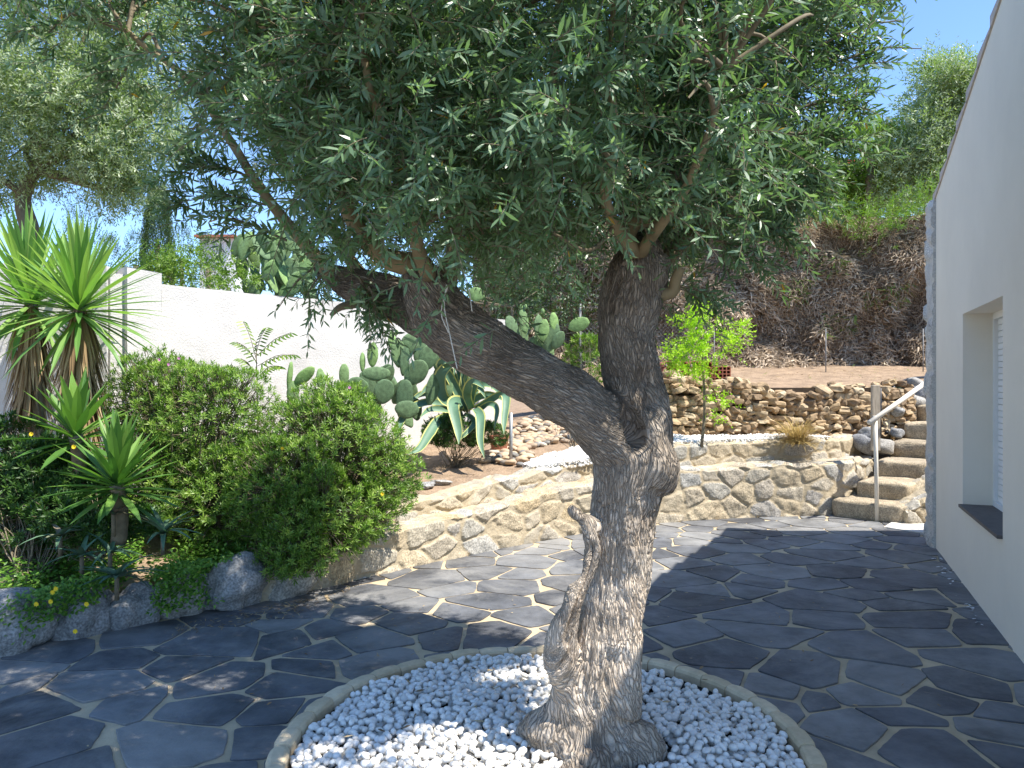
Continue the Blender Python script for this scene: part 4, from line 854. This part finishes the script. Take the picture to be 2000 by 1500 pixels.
bush('small dark wiry shrub under the variegated agave',ray(890,8.5),[E(890,850,8.5,.28,.22,.17),E(950,850,8.6,.22,.2,.15),E(860,840,8.6,.2,.2,.16)],1300,m_bushd,.036,.010,twn=14,tw=.004)
bush('low green weed clump above the wall in the shade of the olive limb',ray(1120,9.2),[E(1145,705,11.0,.3,.3,.4)],300,m_green,.06,.016,twn=10,tw=.004)
# flowers in the shrubs
def flower(p,mat,r=.014,label='',group=''):
    mb=MB(); n=9; a=np.arange(n)*2*math.pi/n; d=np.c_[np.cos(a),-.55+0*a,np.sin(a)*.9+.3]; leafset(mb,np.zeros((n,3)),d,np.tile([0,-1.,.6],(n,1)),r,r*.55,PR_LEAF,.1)
    o=mb.build('flower',mat,base=(0,0,0),label=label,cat='flower',group=group); o.location=tuple(p)
for px,py,y,l in [(110,1150,4.45,'topmost yellow daisy of the pair above the left boulders'),(104,1157,4.45,'lower yellow daisy of the touching pair above the left boulders'),(100,1175,4.42,'yellow daisy just under the touching pair'),(72,1180,4.4,'yellow daisy at the right flank of the far left boulder'),(170,1180,4.4,'yellow daisy in front of the second boulder from the left'),(148,1233,4.35,'lowest yellow daisy, close to the paving'),(145,873,4.8,'yellow daisy on the dark leafy shrub beside the low yucca'),(62,848,4.95,'yellow daisy on top of the dark leafy shrub at far left')]:
    flower(P(px,py,y),m_yel,.017,l,'yellow daisies at the left of the bed')
for px,py,y,l in [(552,876,5.5,'tiny yellow flower at the left of the right-hand shrub'),(747,965,5.75,'tiny yellow flower low at the right of the right-hand shrub')]:
    flower(P(px,py,y),m_yel,.016,l,'yellow flowers on the right-hand shrub')
for px,py,y,l in [(312,703,6.0,'leftmost tiny pink flower on top of the left shrub'),(330,712,6.0,'middle, lowest tiny pink flower on top of the left shrub'),(350,700,6.0,'rightmost tiny pink flower on top of the left shrub'),(683,757,6.0,'tiny pink flower on top of the right-hand shrub')]:
    flower(P(px,py,y),m_pink,.015,l,'pink flowers on top of the shrubs')
# ground cover and litter
def cover(name,label,poly,n,mat,L,W,hmax=.06,tint=None,cat='ground cover',prof=PR_LEAF,flat=False,zf=None):
    pl=np.array([onbed(a,b)[:2] if zf is None else P(a,b,(EYE)/((b-750)/F))[:2] for a,b in poly]); lo,hi=pl.min(0),pl.max(0); Q=rng.uniform(lo,hi,(n*4,2)); Q=Q[[inpoly(q,pl) for q in Q]][:n]; n=len(Q)
    dens=noise(np.c_[Q*3.5,Q[:,0]*0],7); Q=Q[dens>-.35]; n=len(Q)
    z=(bedz(Q[:,0],Q[:,1]) if zf is None else np.full(n,zf)); P3=np.c_[Q,z+rng.uniform(0,1,n)**1.5*hmax]
    a=rng.uniform(0,6.28,n); d=np.c_[np.cos(a),np.sin(a),rng.uniform(-.1,.1,n) if flat else rng.uniform(-.2,.9,n)]
    mb=MB(); leafset(mb,P3,d,np.c_[rng.normal(0,.3,(n,2)),np.ones(n)],L*rng.uniform(.6,1.2,n),W*rng.uniform(.6,1.2,n),prof,.15,0,tint,0)
    mb.build(name,mat,base=(*pl.mean(0),0.),label=label,cat=cat,kind='stuff')
cover('ground_cover','mat of bright green ground cover trailing over the kerb boulders',[(0,1230),(60,1190),(180,1170),(330,1150),(480,1110),(520,1050),(420,1010),(300,1000),(0,1010)],19000,m_cover,.036,.02,.17)
cover('dead_leaves','dry brown leaf litter on the soil under the shrubs',[(350,1130),(500,1110),(560,1050),(380,1020),(300,1060)],1200,m_litter,.04,.008,.012,flat=True,cat='leaf litter')
cover('dead_leaves','brown leaf litter scattered on the bare soil before the agave',[(800,960),(960,930),(950,880),(820,870),(780,900)],900,m_litter,.03,.007,.01,flat=True,cat='leaf litter')
cover('dead_leaves','brown litter gathered on the paving along the bed edge',[(180,1260),(700,1148),(560,1215),(330,1245)],420,m_litter,.035,.007,.006,flat=True,cat='leaf litter',zf=.016)
cover('dead_leaves','few dry leaves scattered over the slate paving',[(60,1480),(1950,1480),(1500,1100),(700,1180)],170,m_litter,.035,.008,.004,flat=True,cat='leaf litter',zf=.018)
cover('dead_leaves','few dry olive leaves lying on the white pebbles',[(640,1490),(1500,1490),(1400,1330),(800,1330)],55,m_litter,.05,.012,.004,flat=True,cat='leaf litter',zf=.085)
cover('plaster_crumbs','flaked white render crumbs along the foot of the house wall',[(1990,1330),(1835,1085),(1822,1090),(1960,1350)],260,m_fwall,.03,.02,.004,flat=True,cat='crumbs',zf=.018)
cover('dead_leaves','brown plant litter over the terrace soil before the hedge',[(1200,722),(1300,742),(1830,744),(1830,706),(1500,708),(1430,716)],5000,m_litter,.07,.012,.03,flat=True,cat='leaf litter')
cover('terrace_weeds','sparse low green weeds on the terrace before the hedge',[(1300,742),(1830,742),(1830,708),(1430,716)],260,m_green,.09,.012,.05,cat='weeds')
# trailing kerb foliage hanging over boulders
n=6000; u=rng.uniform(0,1,n); X=-3.1+u*1.35; Yq=yw(X)+rng.uniform(-.16,.08,n); Z=.08+.30*rng.uniform(0,1,n)**.7; ok=noise(np.c_[X*5,Z*4,X*0],6)>.08+.8*(.25-Z)
mb=MB(); q=np.c_[X,Yq-.05,Z][ok]; leafset(mb,q,np.c_[rng.normal(0,.5,(len(q),1)),-np.abs(rng.normal(.5,.4,(len(q),1))),rng.normal(0,.4,(len(q),1))],np.tile([0,-.5,1],(len(q),1)),.03,.016,PR_LEAF,.2)
mb.build('trailing_weeds',m_cover,base=(-2.4,4.9,0),label='trailing green weeds hanging between the kerb boulders',cat='ground cover',kind='stuff')
# seedling with compound leaves
t=thing('sapling',ray(507,7.0),'slender sapling with feathery compound leaves against the white wall','sapling'); b=ray(507,7.0); mb=MB(); mbl=MB(); top=P(500,665,7.0); c=crom(np.array([b,(b+top)/2,top]),6); tube(mb,c,np.linspace(.009,.004,len(c)),6)
for (ax_,ay,bx,by) in [(500,700,475,628),(502,695,568,650),(503,715,575,693),(503,710,462,668),(500,690,520,640),(503,740,470,700),(505,735,545,715)]:
    a=P(ax_,ay,7.0);e=P(bx,by,6.95); m_=9
    c=crom(np.array([a,(a+e)/2+[0,0,.04],e]),5); tube(mb,c,.003,5,caps=False)
    for k in range(m_):
        p=a+(e-a)*(k+1)/m_+[0,0,.04*math.sin((k+1)/m_*3.1)]
        for sg in (1,-1): leafset(mbl,[p],[nrm(e-a)*.5+np.array([sg*.3,sg*.4,-.6])],[[0,-1,.4]],.075,.017,PR_LEAF,.1)
mb.build('stem',m_wood,t); mbl.build('foliage',m_green,t)
# ---------------------------------------------------------------- cacti
def pads(name,label,base,lst,cat='cactus'):
    t=thing(name,base,label,cat)
    for (px,py,y,wd,ht,rot,turn,tn) in lst:
        mb=MB(); V,Fc=ICO3; A=V.copy(); A[:,0]*=(1-.22*(-V[:,2]).clip(0,1)**2*1.3)
        A=A*np.array([wd/F*y/2,.018,ht/F*y/2]); ct,s_t=math.cos(turn),math.sin(turn); A=np.stack([A[:,0]*ct-A[:,1]*s_t,A[:,0]*s_t+A[:,1]*ct,A[:,2]],-1)
        cr,sr=math.cos(rot),math.sin(rot); A=np.stack([A[:,0]*cr+A[:,2]*sr,A[:,1],-A[:,0]*sr+A[:,2]*cr],-1)
        A=A*(1+.04*noise(V*3+px,2))[:,None]+P(px,py,y); mb.add(A,Fc,tn,0,True)
        mb.build('pad',m_cactus,t)
    return t
pads('prickly_pear','small prickly pear pads sprouting from the gap between the two big shrubs',ray(580,6.9),[(594,735,6.8,24,52,.85,.2,1),(566,735,6.8,14,60,.1,1.1,.9),(572,768,6.8,24,50,.1,.5,.7),(627,742,6.8,20,46,-.1,.7,.8)])
pads('prickly_pear','large sprawling prickly pear cactus beside the variegated agave',ray(760,8.4),
 [(672,733,8.3,20,46,0,.3,.7),(708,708,8.4,13,40,0,.8,.8),(728,693,8.4,22,50,.05,.2,1),(735,730,8.4,58,28,0,.3,.4),(700,755,8.3,46,36,.6,.4,.3),(750,765,8.3,42,50,.2,.5,.1),(778,690,8.5,30,58,-.1,.4,.6),(768,672,8.5,20,40,-.2,.4,.9),
  (800,672,8.6,36,44,.3,.3,.5),(790,705,8.5,26,60,.1,.9,.1),(812,728,8.45,42,58,.7,.2,.3),(835,700,8.6,36,56,.3,.3,.3),(825,690,8.7,40,60,.1,.6,.2),(860,700,8.8,34,56,.1,.2,.5),(845,760,8.5,30,66,.2,.6,.2),(790,775,8.4,34,70,.1,.2,.05),(725,790,8.3,40,40,.3,.4,.1),(795,800,8.3,50,36,.1,.4,.2),(872,745,8.7,28,64,-.2,.5,.3),(765,652,8.6,9,14,0,0,.9),(774,650,8.6,8,13,0.2,0,.9)]+[(rng.uniform(715,890),rng.uniform(725,830),8.9+rng.uniform(-.2,.4),rng.uniform(26,38),rng.uniform(44,62),rng.uniform(-.7,.7),rng.uniform(-.3,1.1),rng.uniform(0,.5)) for _ in range(12)])
pads('prickly_pear','prickly pear with upright pads seen under the arching olive limb',ray(1040,10.4),
 [(1023,628,10.3,20,50,-.15,.3,.7),(1052,640,10.3,22,52,.0,.5,.5),(1062,645,10.2,22,44,.1,.2,.9),(1082,630,10.3,20,40,-.1,.4,1),(1078,660,10.3,30,60,.3,.3,.3),(1130,634,10.2,28,44,1.2,.1,.9),(1020,660,10.4,26,56,0,.4,.5),(1045,680,10.4,36,50,.2,.3,.5),(1070,690,10.4,30,46,0,.5,.6),(1018,600,10.3,7,12,0,0,.8),(1026,600,10.3,7,12,.2,0,.8),(1060,608,10.2,7,12,0,0,.8),(930,575,10.6,34,28,.3,.2,.8),(1000,640,10.5,26,50,-.3,.4,.3),(1090,665,10.3,26,40,.5,.5,.2)])
LP=[]
for k in range(44): LP.append((rng.uniform(465,610),rng.uniform(465,575),10.2+rng.uniform(-.4,.4),rng.uniform(22,34),rng.uniform(42,60),rng.uniform(-.6,.6),rng.uniform(-.5,1.2),rng.uniform(.2,1)))
pads('prickly_pear','tall pale prickly pear rising behind the garden wall',P(530,700,10.3),[p for p in LP if p[1]>450+.25*abs(p[0]-520)])
# ---------------------------------------------------------------- agave
ag=thing('agave',ray(905,8.75),'variegated agave with arching green leaves edged in yellow','agave')
def agleaf(pts,w):
    c=crom(np.array([P(*p) for p in pts]),6); n=len(c); T=nrm(np.gradient(c,axis=0)); Sd=nrm(np.cross(T,np.array([.1,-1,.35]))); u=np.linspace(0,1,n)
    ww=w*.82/F*8.7/2*np.interp(u,[0,.15,.5,.8,1],[.9,.85,1,.6,.03]); N=np.cross(Sd,T); rows=[]
    for f,l in ((-1,.35),(-.78,.18),(0,0),(.78,.18),(1,.35)): rows.append(c+Sd*(ww*f)[:,None]-N*(ww*l*-1)[:,None])
    V=np.stack(rows,1).reshape(-1,3); q0=[];q1=[]
    for i in range(n-1):
        for j in range(4): (q1 if j in (0,3) else q0).append((i*5+j,(i+1)*5+j,(i+1)*5+j+1,i*5+j+1))
    mb=MB(); mb.add(V,np.array(q0),.5,0,True); k=mb.n; mb.f.append((np.array(q1),1,True)); mb.build('leaf',[m_ag1,m_ag2],ag)
for pts,wd_ in [([(905,790,8.8),(880,740,8.7),(862,715,8.5),(872,705,8.4),(900,712,8.3)],26),([(905,790,8.8),(868,780,8.6),(860,735,8.5),(888,708,8.4),(905,728,8.3)],30),
 ([(915,790,8.8),(925,750,8.6),(940,725,8.5),(965,745,8.3)],28),([(900,800,8.8),(840,785,8.6),(795,805,8.4),(775,850,8.2),(780,880,8.1)],20),([(905,810,8.8),(860,820,8.5),(840,845,8.3),(820,875,8.1),(795,888,8.0)],26),
 ([(915,800,8.8),(900,785,8.6),(885,790,8.4),(895,840,8.2),(896,868,8.1)],30),([(925,800,8.8),(930,800,8.6),(938,815,8.3),(938,860,8.1),(946,895,8.0)],24),([(930,800,8.8),(970,775,8.6),(988,775,8.4),(985,820,8.2),(984,848,8.1)],22),
 ([(910,800,8.8),(905,740,8.9),(915,700,9.0),(918,670,9.1)],20),([(915,800,8.8),(935,750,9.0),(950,720,9.1)],18),([(905,800,8.8),(885,760,9.0),(866,730,9.2)],22),([(920,800,8.8),(912,770,8.5),(925,745,8.3),(948,760,8.2)],24),
 ([(905,810,8.8),(920,815,8.6),(925,830,8.4),(900,855,8.2),(915,840,8.2)],14),([(930,805,8.8),(955,790,8.6),(970,800,8.4),(965,840,8.3)],16),([(900,805,8.8),(870,800,8.6),(840,800,8.5),(820,815,8.3)],18)]+[([(905+rng.uniform(-8,12),800,8.85),(905+dx*.45,800-hh,8.85),(905+dx*.9,800-hh*1.05,8.8),(905+dx*1.25,800-hh*.55,8.7)],rng.uniform(15,24)) for dx,hh in [(-50,70),(-30,95),(-70,45),(25,90),(45,70),(60,45),(-60,20),(10,105),(-15,110),(70,25),(-85,30),(35,40)]]: agleaf(pts,wd_)
# ---------------------------------------------------------------- pots, bricks, stake, fence
def pot(p,r,h,label):
    pr=[(0,0),(r*.72,0),(r*.95,h*.85),(r*1.08,h*.85),(r*1.08,h),(r*.93,h),(r*.86,h*.8),(0,h*.8)]; n=20; a=np.linspace(0,2*math.pi,n,endpoint=False); V=np.array([[(x*math.cos(t),x*math.sin(t),z) for t in a] for x,z in pr]).reshape(-1,3)+p
    i=np.arange(len(pr)-1)[:,None]*n;j=np.arange(n)[None];k=(j+1)%n; mb=MB(); mb.add(V,np.stack([i+j,i+k,i+n+k,i+n+j],-1).reshape(-1,4),.5,0,False); mb.build('plant_pot',m_terra,base=p,label=label,cat='pot')
pot(ray(975,9.1),.12,.2,'terracotta pot just behind the metal stake, half hidden by agave leaves')
p=P(998,890,8.5); mb=MB(); tube(mb,[p-[0,0,.1],P(998,806,8.5)],.019,12); mb.build('metal_stake',m_gmetal,base=p,label='short grey metal stake standing in the cobbles',cat='stake')
def tile(p,rz,lx=.4,r=.085):
    n=8; a=np.linspace(.1,math.pi-.1,n); mb=MB(); V=[]
    for x in (-lx/2,lx/2):
        for rr_ in (r,r-.012):
            for t in a: V.append((rr_*math.cos(t),x,rr_*math.sin(t)))
    V=np.array(V); q=[]
    for j in range(n-1): q+=[(j,j+1,2*n+j+1,2*n+j),(n+j,3*n+j,3*n+j+1,n+j+1),(j,n+j,n+j+1,j+1),(2*n+j,2*n+j+1,3*n+j+1,3*n+j)]
    V=np.c_[V[:,0]*math.cos(rz)-V[:,1]*math.sin(rz),V[:,0]*math.sin(rz)+V[:,1]*math.cos(rz),V[:,2]]; mb.add(V,np.array(q),.5); return mb
k=0
for row in range(3):
    for c in range(4):
        mb=tile(None,.0); p=P(1296+c*24,0,10.5); p=np.array([p[0],10.3,1.63+row*.07]); mb.build('roof_tile',m_terra,base=(0,0,0),label='curved terracotta roof tile in the stack on the dry stone wall',cat='roof tile',group='stacked roof tiles on the dry stone wall').location=tuple(p+[rng.uniform(-.01,.01),0,0])
def brick(p,label):
    mb=MB(); W_,Hh,D_=.26,.24,.30; nx,nz=5,5; t=.012
    for i in range(nx+1): box(mb,(-W_/2+i*W_/nx,0,0),(t,D_,Hh),0)
    for j in range(nz+1): box(mb,(0,0,-Hh/2+j*Hh/nz),(W_-.001,D_-.003,t),0)
    box(mb,(0,D_/2-.02,0),(W_-.01,.01,Hh-.01)); mb.build('hollow_brick',m_terra,base=(0,0,0),label=label,cat='brick').location=tuple(p)
brick(P(1402,734,10.5),'red hollow clay brick with square holes behind the lime green sapling')
# chain link fence
fn=thing('chain_link_fence',(1.1,12.4,1.5),'grey chain-link fence with thin steel posts before the brown hedge','fence')
FP=[P(1133,700,12.0),P(1395,700,12.4),P(1613,700,12.45),P(1803,700,12.5)]
for q in FP:
    z=float(bedz(q[0],q[1])); mb=MB(); tube(mb,[(q[0],q[1],z-.1),(q[0],q[1],z+(1.3 if q[0]<2 else .7))],.02 if q[0]<2 else .009,8); mb.build('post',M('dull_steel',(.22,.22,.21),.7,.1,9,0) if 'dull_steel' not in bpy.data.materials else bpy.data.materials['dull_steel'],fn)
mb=MB(); A=[];B=[]
for a,b in zip(FP[:1],FP[1:2]):
    L=np.hypot(b[0]-a[0],b[1]-a[1]); n=int(L/.07)
    for k in range(-11,n):
        for sg in (1,-1):
            u0,u1=(k,k+11) if sg==1 else (k+11,k); c0,c1=max(0,min(u0,n)),max(0,min(u1,n))
            if c0==c1: continue
            f=lambda u:np.array([a[0]+(b[0]-a[0])*u/n,a[1]+(b[1]-a[1])*u/n,1.75+(( (u-k)*.07) if sg==1 else ((k+11-u)*.07))]); A.append(f(c0));B.append(f(c1))
prisms(mb,np.array(A),np.array(B),.0009,.0009); mb.build('mesh',m_gmetal,fn)
# pipes on terrace
for k,(pp,lb) in enumerate([([(1700,745,10.6),(1760,741,11),(1850,742,11.5)],'black irrigation pipe lying furthest back on the terrace soil'),([(1705,752,10.6),(1750,748,10.8),(1800,750,10.6),(1850,744,11)],'black irrigation pipe curving across the terrace behind the post'),([(1730,768,10.3),(1765,762,10.5),(1800,770,10.3),(1840,752,10.8)],'black irrigation pipe nearest the steps')]):
    c=crom(np.array([np.r_[P(*q)[:2],float(bedz(P(*q)[0],P(*q)[1]))+.03+.02*k] for q in pp]),6); mb=MB(); tube(mb,c,.018,8); mb.build('irrigation_pipe',m_hose,base=c[0],label=lb,cat='pipe')
# grass tuft
def tuft(label,b,n,L,mat):
    az=rng.uniform(0,6.28,n);sp=rng.uniform(.2,2.2,n); mb=MB(); leafset(mb,np.tile(b,(n,1))+rng.normal(0,.03,(n,3))*[1,1,0],np.c_[np.cos(az)*sp,np.sin(az)*sp,np.ones(n)],np.c_[-np.cos(az),-np.sin(az),sp],L*rng.uniform(.6,1.1,n),.007,PR_BLADE,rng.uniform(.2,.7,n),0)
    mb.build('ornamental_grass',mat,base=b,label=label,cat='grass tuft')
tuft('straw-coloured ornamental grass tuft on the gravel before the dry stone wall',ray(1556,9.25),700,.42,m_grass)
# lime-green citrus sapling
b=ray(1370,9.05)
bgtree('citrus_tree','young lime-green citrus tree with thin trunk on the white gravel',b,[P(1376,800,9.1),P(1372,700,9.1),P(1370,650,9.1)],
 [(P(1370,690,9.1),(.36,.3,.22),24),(P(1380,625,9.1),(.22,.2,.2),12),(P(1440,650,9.1),(.12,.12,.2),6),(P(1330,700,9.0),(.22,.2,.16),11),(P(1350,650,9.1),(.2,.2,.2),7),(P(1405,790,9.05),(.07,.07,.16),4)],m_lime,.05,.022,m=11,pairs=4,sh=(.07,.14),cl=(.05,),tw=.02)
# ---------------------------------------------------------------- dead brown hedge with green top
def hedge():
    t=thing('hedge',(3.5,13.3,1.8),'tall dried-out brown conifer hedge behind the dry stone wall','hedge')
    n=46000; u=rng.uniform(0,1,n); v=rng.uniform(0,1,n)**.9; X=-.6+u*9.2; Z=1.75+v*2.75
    rel=.55*fbm(np.c_[X*.9,Z*.8,X*0],3,3)+.22*noise(np.c_[X*3.5,Z*2.2,X*0],6); Yq=13.25+.25*v-rel*.7+np.abs(rng.normal(-.02,.08,n))
    mb=MB(); cl=noise(np.c_[X*2.2,Z*2.2,X*0],8); a=rng.normal(0,.55,n)
    d=np.c_[np.sin(a)+cl*.5,rng.uniform(-.8,.1,n),-np.cos(a)*rng.uniform(.1,1,n)+.15]
    t1=np.clip(.55+.28*fbm(np.c_[X*3,Z*3,X*0],3,2)+rng.normal(0,.16,n),0,.9); gr=(noise(np.c_[X*1.6,Z*1.6,X*0],15)>.5)&(rng.random(n)<.3); t1=np.where(gr,1,t1)
    leafset(mb,np.c_[X,Yq,Z],d,rng.normal(size=(n,3))*.8+[.5,-.6,.7],rng.uniform(.06,.18,n),rng.uniform(.008,.026,n),PR_BLADE,rng.uniform(-.2,.6,n),0,t1,0)
    n=16000; u=rng.uniform(0,1,n);v=rng.uniform(0,1,n); X=-.6+u*9.2; Z=1.75+v*2.7; Yq=13.3+.2*v-.4*fbm(np.c_[X*.9,Z*.8,X*0],3,3)+np.abs(rng.normal(.05,.15,n))
    aa=rng.normal(0,.9,n); dv=np.c_[np.sin(aa),rng.normal(-.3,.4,n),-np.cos(aa)]; l=rng.uniform(.1,.35,n)[:,None]; prisms(mb,np.c_[X,Yq,Z],np.c_[X,Yq,Z]+dv*l,.004,.002,rng.uniform(.2,.9))
    mb.build('dead_foliage',m_hedge,t)
    mb=MB(); X,Z=np.meshgrid(np.linspace(-.7,8.7,90),np.linspace(1.6,4.5,40),indexing='ij'); rel=.55*fbm(np.stack([X*.9,Z*.8,X*0],-1),3,3); grid(mb,X,13.55-rel*.6,Z); mb.build('inner_mass',M('hedge_inner',(.20,.145,.10),.95,.4,5,1,9,.1),t)
    n=1500; X=rng.uniform(-.6,8.6,n); Z=4.45+.35*fbm(np.c_[X*.8,X*0,X*0],3,7)+rng.normal(0,.16,n); Yq=13.3+rng.normal(0,.25,n)
    mb=MB(); shoots(mb,np.c_[X,Yq,Z],np.c_[rng.normal(0,.5,n),-.4+rng.normal(0,.4,n),rng.uniform(-.2,1,n)],rng.uniform(.2,.4,n),7,.11,.014,PR_S,.1,(20,45)); mb.build('green_top',m_green,t)
hedge()
# ---------------------------------------------------------------- background vegetation and buildings
D=17
bgtree('olive_tree','silvery olive tree rising behind the house roof at right',P(1850,620,D),[P(1850,420,D),P(1840,320,D)],
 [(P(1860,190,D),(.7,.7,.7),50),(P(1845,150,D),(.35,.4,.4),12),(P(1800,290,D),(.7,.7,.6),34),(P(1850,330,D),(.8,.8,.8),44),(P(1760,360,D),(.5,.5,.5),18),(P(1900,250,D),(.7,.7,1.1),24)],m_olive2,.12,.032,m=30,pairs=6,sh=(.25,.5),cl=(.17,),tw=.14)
bgtree('tree','bright green leafy tree behind the hedge beside the palm',P(1600,600,19),[P(1600,450,19)],
 [(P(1560,370,19),(.9,.7,.6),26),(P(1660,380,19),(1.2,.8,.45),30),(P(1740,330,18.5),(.8,.8,.75),26),(P(1480,330,19),(.9,.9,.8),22)],m_green,.16,.06,m=22,pairs=5,sh=(.2,.45),cl=(.2,),tw=.14)
bgtree('tree','thin-topped tree against the sky between the olive crown and the house',P(1770,600,20),[P(1770,300,20),P(1772,215,20)],
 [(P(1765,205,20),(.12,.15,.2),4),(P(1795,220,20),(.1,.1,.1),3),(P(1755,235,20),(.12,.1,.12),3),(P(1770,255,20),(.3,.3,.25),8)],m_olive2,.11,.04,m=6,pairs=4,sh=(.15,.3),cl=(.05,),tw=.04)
def palm(label,c,base,n=16):
    t=thing('fan_palm',base,label,'palm'); mb=MB(); mbw=MB(); tube(mbw,crom(np.array([base,(np.array(base)+c)/2,c]),4),.12,9); mbw.build('trunk',m_wood,t)
    for k in range(n):
        az=k*2.4;el=rng.uniform(-.4,1.2); d=np.array([math.cos(el)*math.cos(az),math.cos(el)*math.sin(az),math.sin(el)]); tip=c+d*.55; tube(mb,[c,tip],.012,5)
        sd=nrm(np.cross(d,[0,0,1.])); a=np.linspace(-1.25,1.25,22); dd=d*np.cos(a)[:,None]+sd*np.sin(a)[:,None]; leafset(mb,np.tile(tip,(22,1)),dd,np.tile(np.cross(sd,d),(22,1)),.55*rng.uniform(.85,1.1,22),.035,PR_BLADE,.12,.2,rng.uniform(.3,.9))
    mb.build('fronds',m_green,t)
palm('fan palm with spiky fronds between the olive crown and the house roof',P(1700,310,18),P(1705,600,18))
palm('lower fan palm partly hidden by the brighter tree',P(1745,285,18.6),P(1745,600,18.6),12)
# small pink-walled far house at right
fh=thing('far_house',P(1670,420,34),'distant house with red roof edge glimpsed through leaves at right','house'); mb=MB(); p=P(1660,375,34); box(mb,(p[0],34,p[2]),(2.6,3,1.5)); mb.build('wall',M('far_pink_wall',(.5,.36,.3),.9,.1,1,0),fh); mb=MB(); box(mb,(p[0]+.2,33.9,p[2]+.82),(2.9,3.4,.16)); mb.build('roof',M('far_red',(.5,.04,.05),.8,.1,1,0),fh)
fh=thing('far_house',P(430,560,30),'distant white house with terracotta roof edge above the garden wall','house')
p=P(425,488,30); mb=MB(); box(mb,(p[0],31.5,p[2]-1.2),(1.4,3,3.3)); 
for k in range(6): box(mb,(p[0]-.65+k*.26,29.97,p[2]+.15),(.05,.05,.55),0,.5)
mb.build('wall',m_fwall,fh); mb=MB(); box(mb,(p[0],31.4,p[2]+.50),(1.6,3.4,.09)); mb.build('roof',m_terra,fh)
# cypress
def cypress(label,base,top,r,n,mat,group=None):
    t=thing('cypress',base,label,'tree',group); h=top[2]-base[2]; n_=n; v=rng.uniform(0,1,n_)**.9; az=rng.uniform(0,6.28,n_); rr_=r*np.interp(v,[0,.1,.5,.85,1],[.6,1,.9,.5,.03])*(.8+.2*rng.random(n_))
    q=np.c_[base[0]+rr_*np.cos(az),base[1]+rr_*np.sin(az),base[2]+v*h]; mb=MB(); shoots(mb,q,np.c_[np.cos(az)*.5,np.sin(az)*.5,np.ones(n_)],.28,4,.09,.02,PR_S,0,(15,40)); mb.build('crown',mat,t)
    mb=MB(); tube(mb,[base,base+(top-base)*.6],min(.1,r*.2),7); mb.build('trunk',m_wood,t)
cypress('dark columnar cypress above the garden wall',P(308,620,20),P(308,380,20),.34,3800,m_con)
for px,tp_,y,r_,lb in [(160,395,19,.5,'loose grey-green conifer behind the yucca heads'),(355,450,22,.3,'small conifer just right of the cypress'),(265,462,22,.35,'small conifer just left of the cypress'),(408,472,21,.35,'small conifer in front of the distant white house'),(215,470,22,.3,'small conifer further left behind the yucca tips')]:
    cypress(lb,P(px,600,y),P(px,tp_,y),r_,420,m_con,'small conifers above the garden wall')
# hedge over wall, and dark screen
bgtree('hedge_shrub','yellow-green hedge growing over the top of the garden wall',P(400,690,9.4),[P(400,620,9.4)],
 [(P(330,540,9.2),(.45,.3,.22),24),(P(400,530,9.4),(.45,.3,.25),26),(P(280,545,9.4),(.3,.3,.22),12),(P(455,535,9.9),(.3,.3,.25),12),(P(350,510,9.6),(.4,.3,.12),12)],m_green,.05,.024,m=10,pairs=5,sh=(.08,.2),cl=(.07,),tw=.03,cat='shrub',cname='foliage')
bgtree('shrub','shaded green shrub filling the gap behind the fork of the olive',P(1000,700,11.8),[P(1000,600,11.8)],
 [(P(700,560,12),(.8,.4,.4),26),(P(800,540,12.5),(.9,.4,.5),30),(P(960,580,12.2),(.7,.4,.5),30),(P(1060,560,12),(.7,.4,.6),30),(P(620,560,12),(.5,.4,.3),16)],m_con,.08,.03,m=10,pairs=5,sh=(.15,.3),cl=(.12,),tw=.04,cat='shrub',cname='foliage')
# far hills and far trees
mb=MB(); a=np.linspace(R(-60),R(60),90); r_=np.array([130,180,260,340.]); A_,R_=np.meshgrid(a,r_,indexing='ij'); hh=np.clip((R_-130)/210,0,1)*(18+16*noise(np.stack([A_*3,R_*0,R_*0],-1),3)+26*np.exp(-((A_-R(22))/R(7))**2)); grid(mb,R_*np.sin(A_),R_*np.cos(A_),hh-.5); mb.build('hill',m_hill,kind='structure')
mb=MB(); n=3800; az=rng.uniform(R(-45),R(45),n); rd=rng.uniform(32,60,n); q=np.c_[rd*np.sin(az),rd*np.cos(az),1+rng.uniform(0,1,n)*(1.8+1.6*noise(np.c_[az*14,az*0,az*0],4))]
rosettes(mb,q,np.tile([0,-.4,1.],(n,1))+rng.normal(0,.4,(n,3)),8,.8,.3,PR_LEAF); mb.build('far_wood',m_con,base=(0,40,0),label='far belt of dark trees on the horizon',cat='wood',kind='stuff')
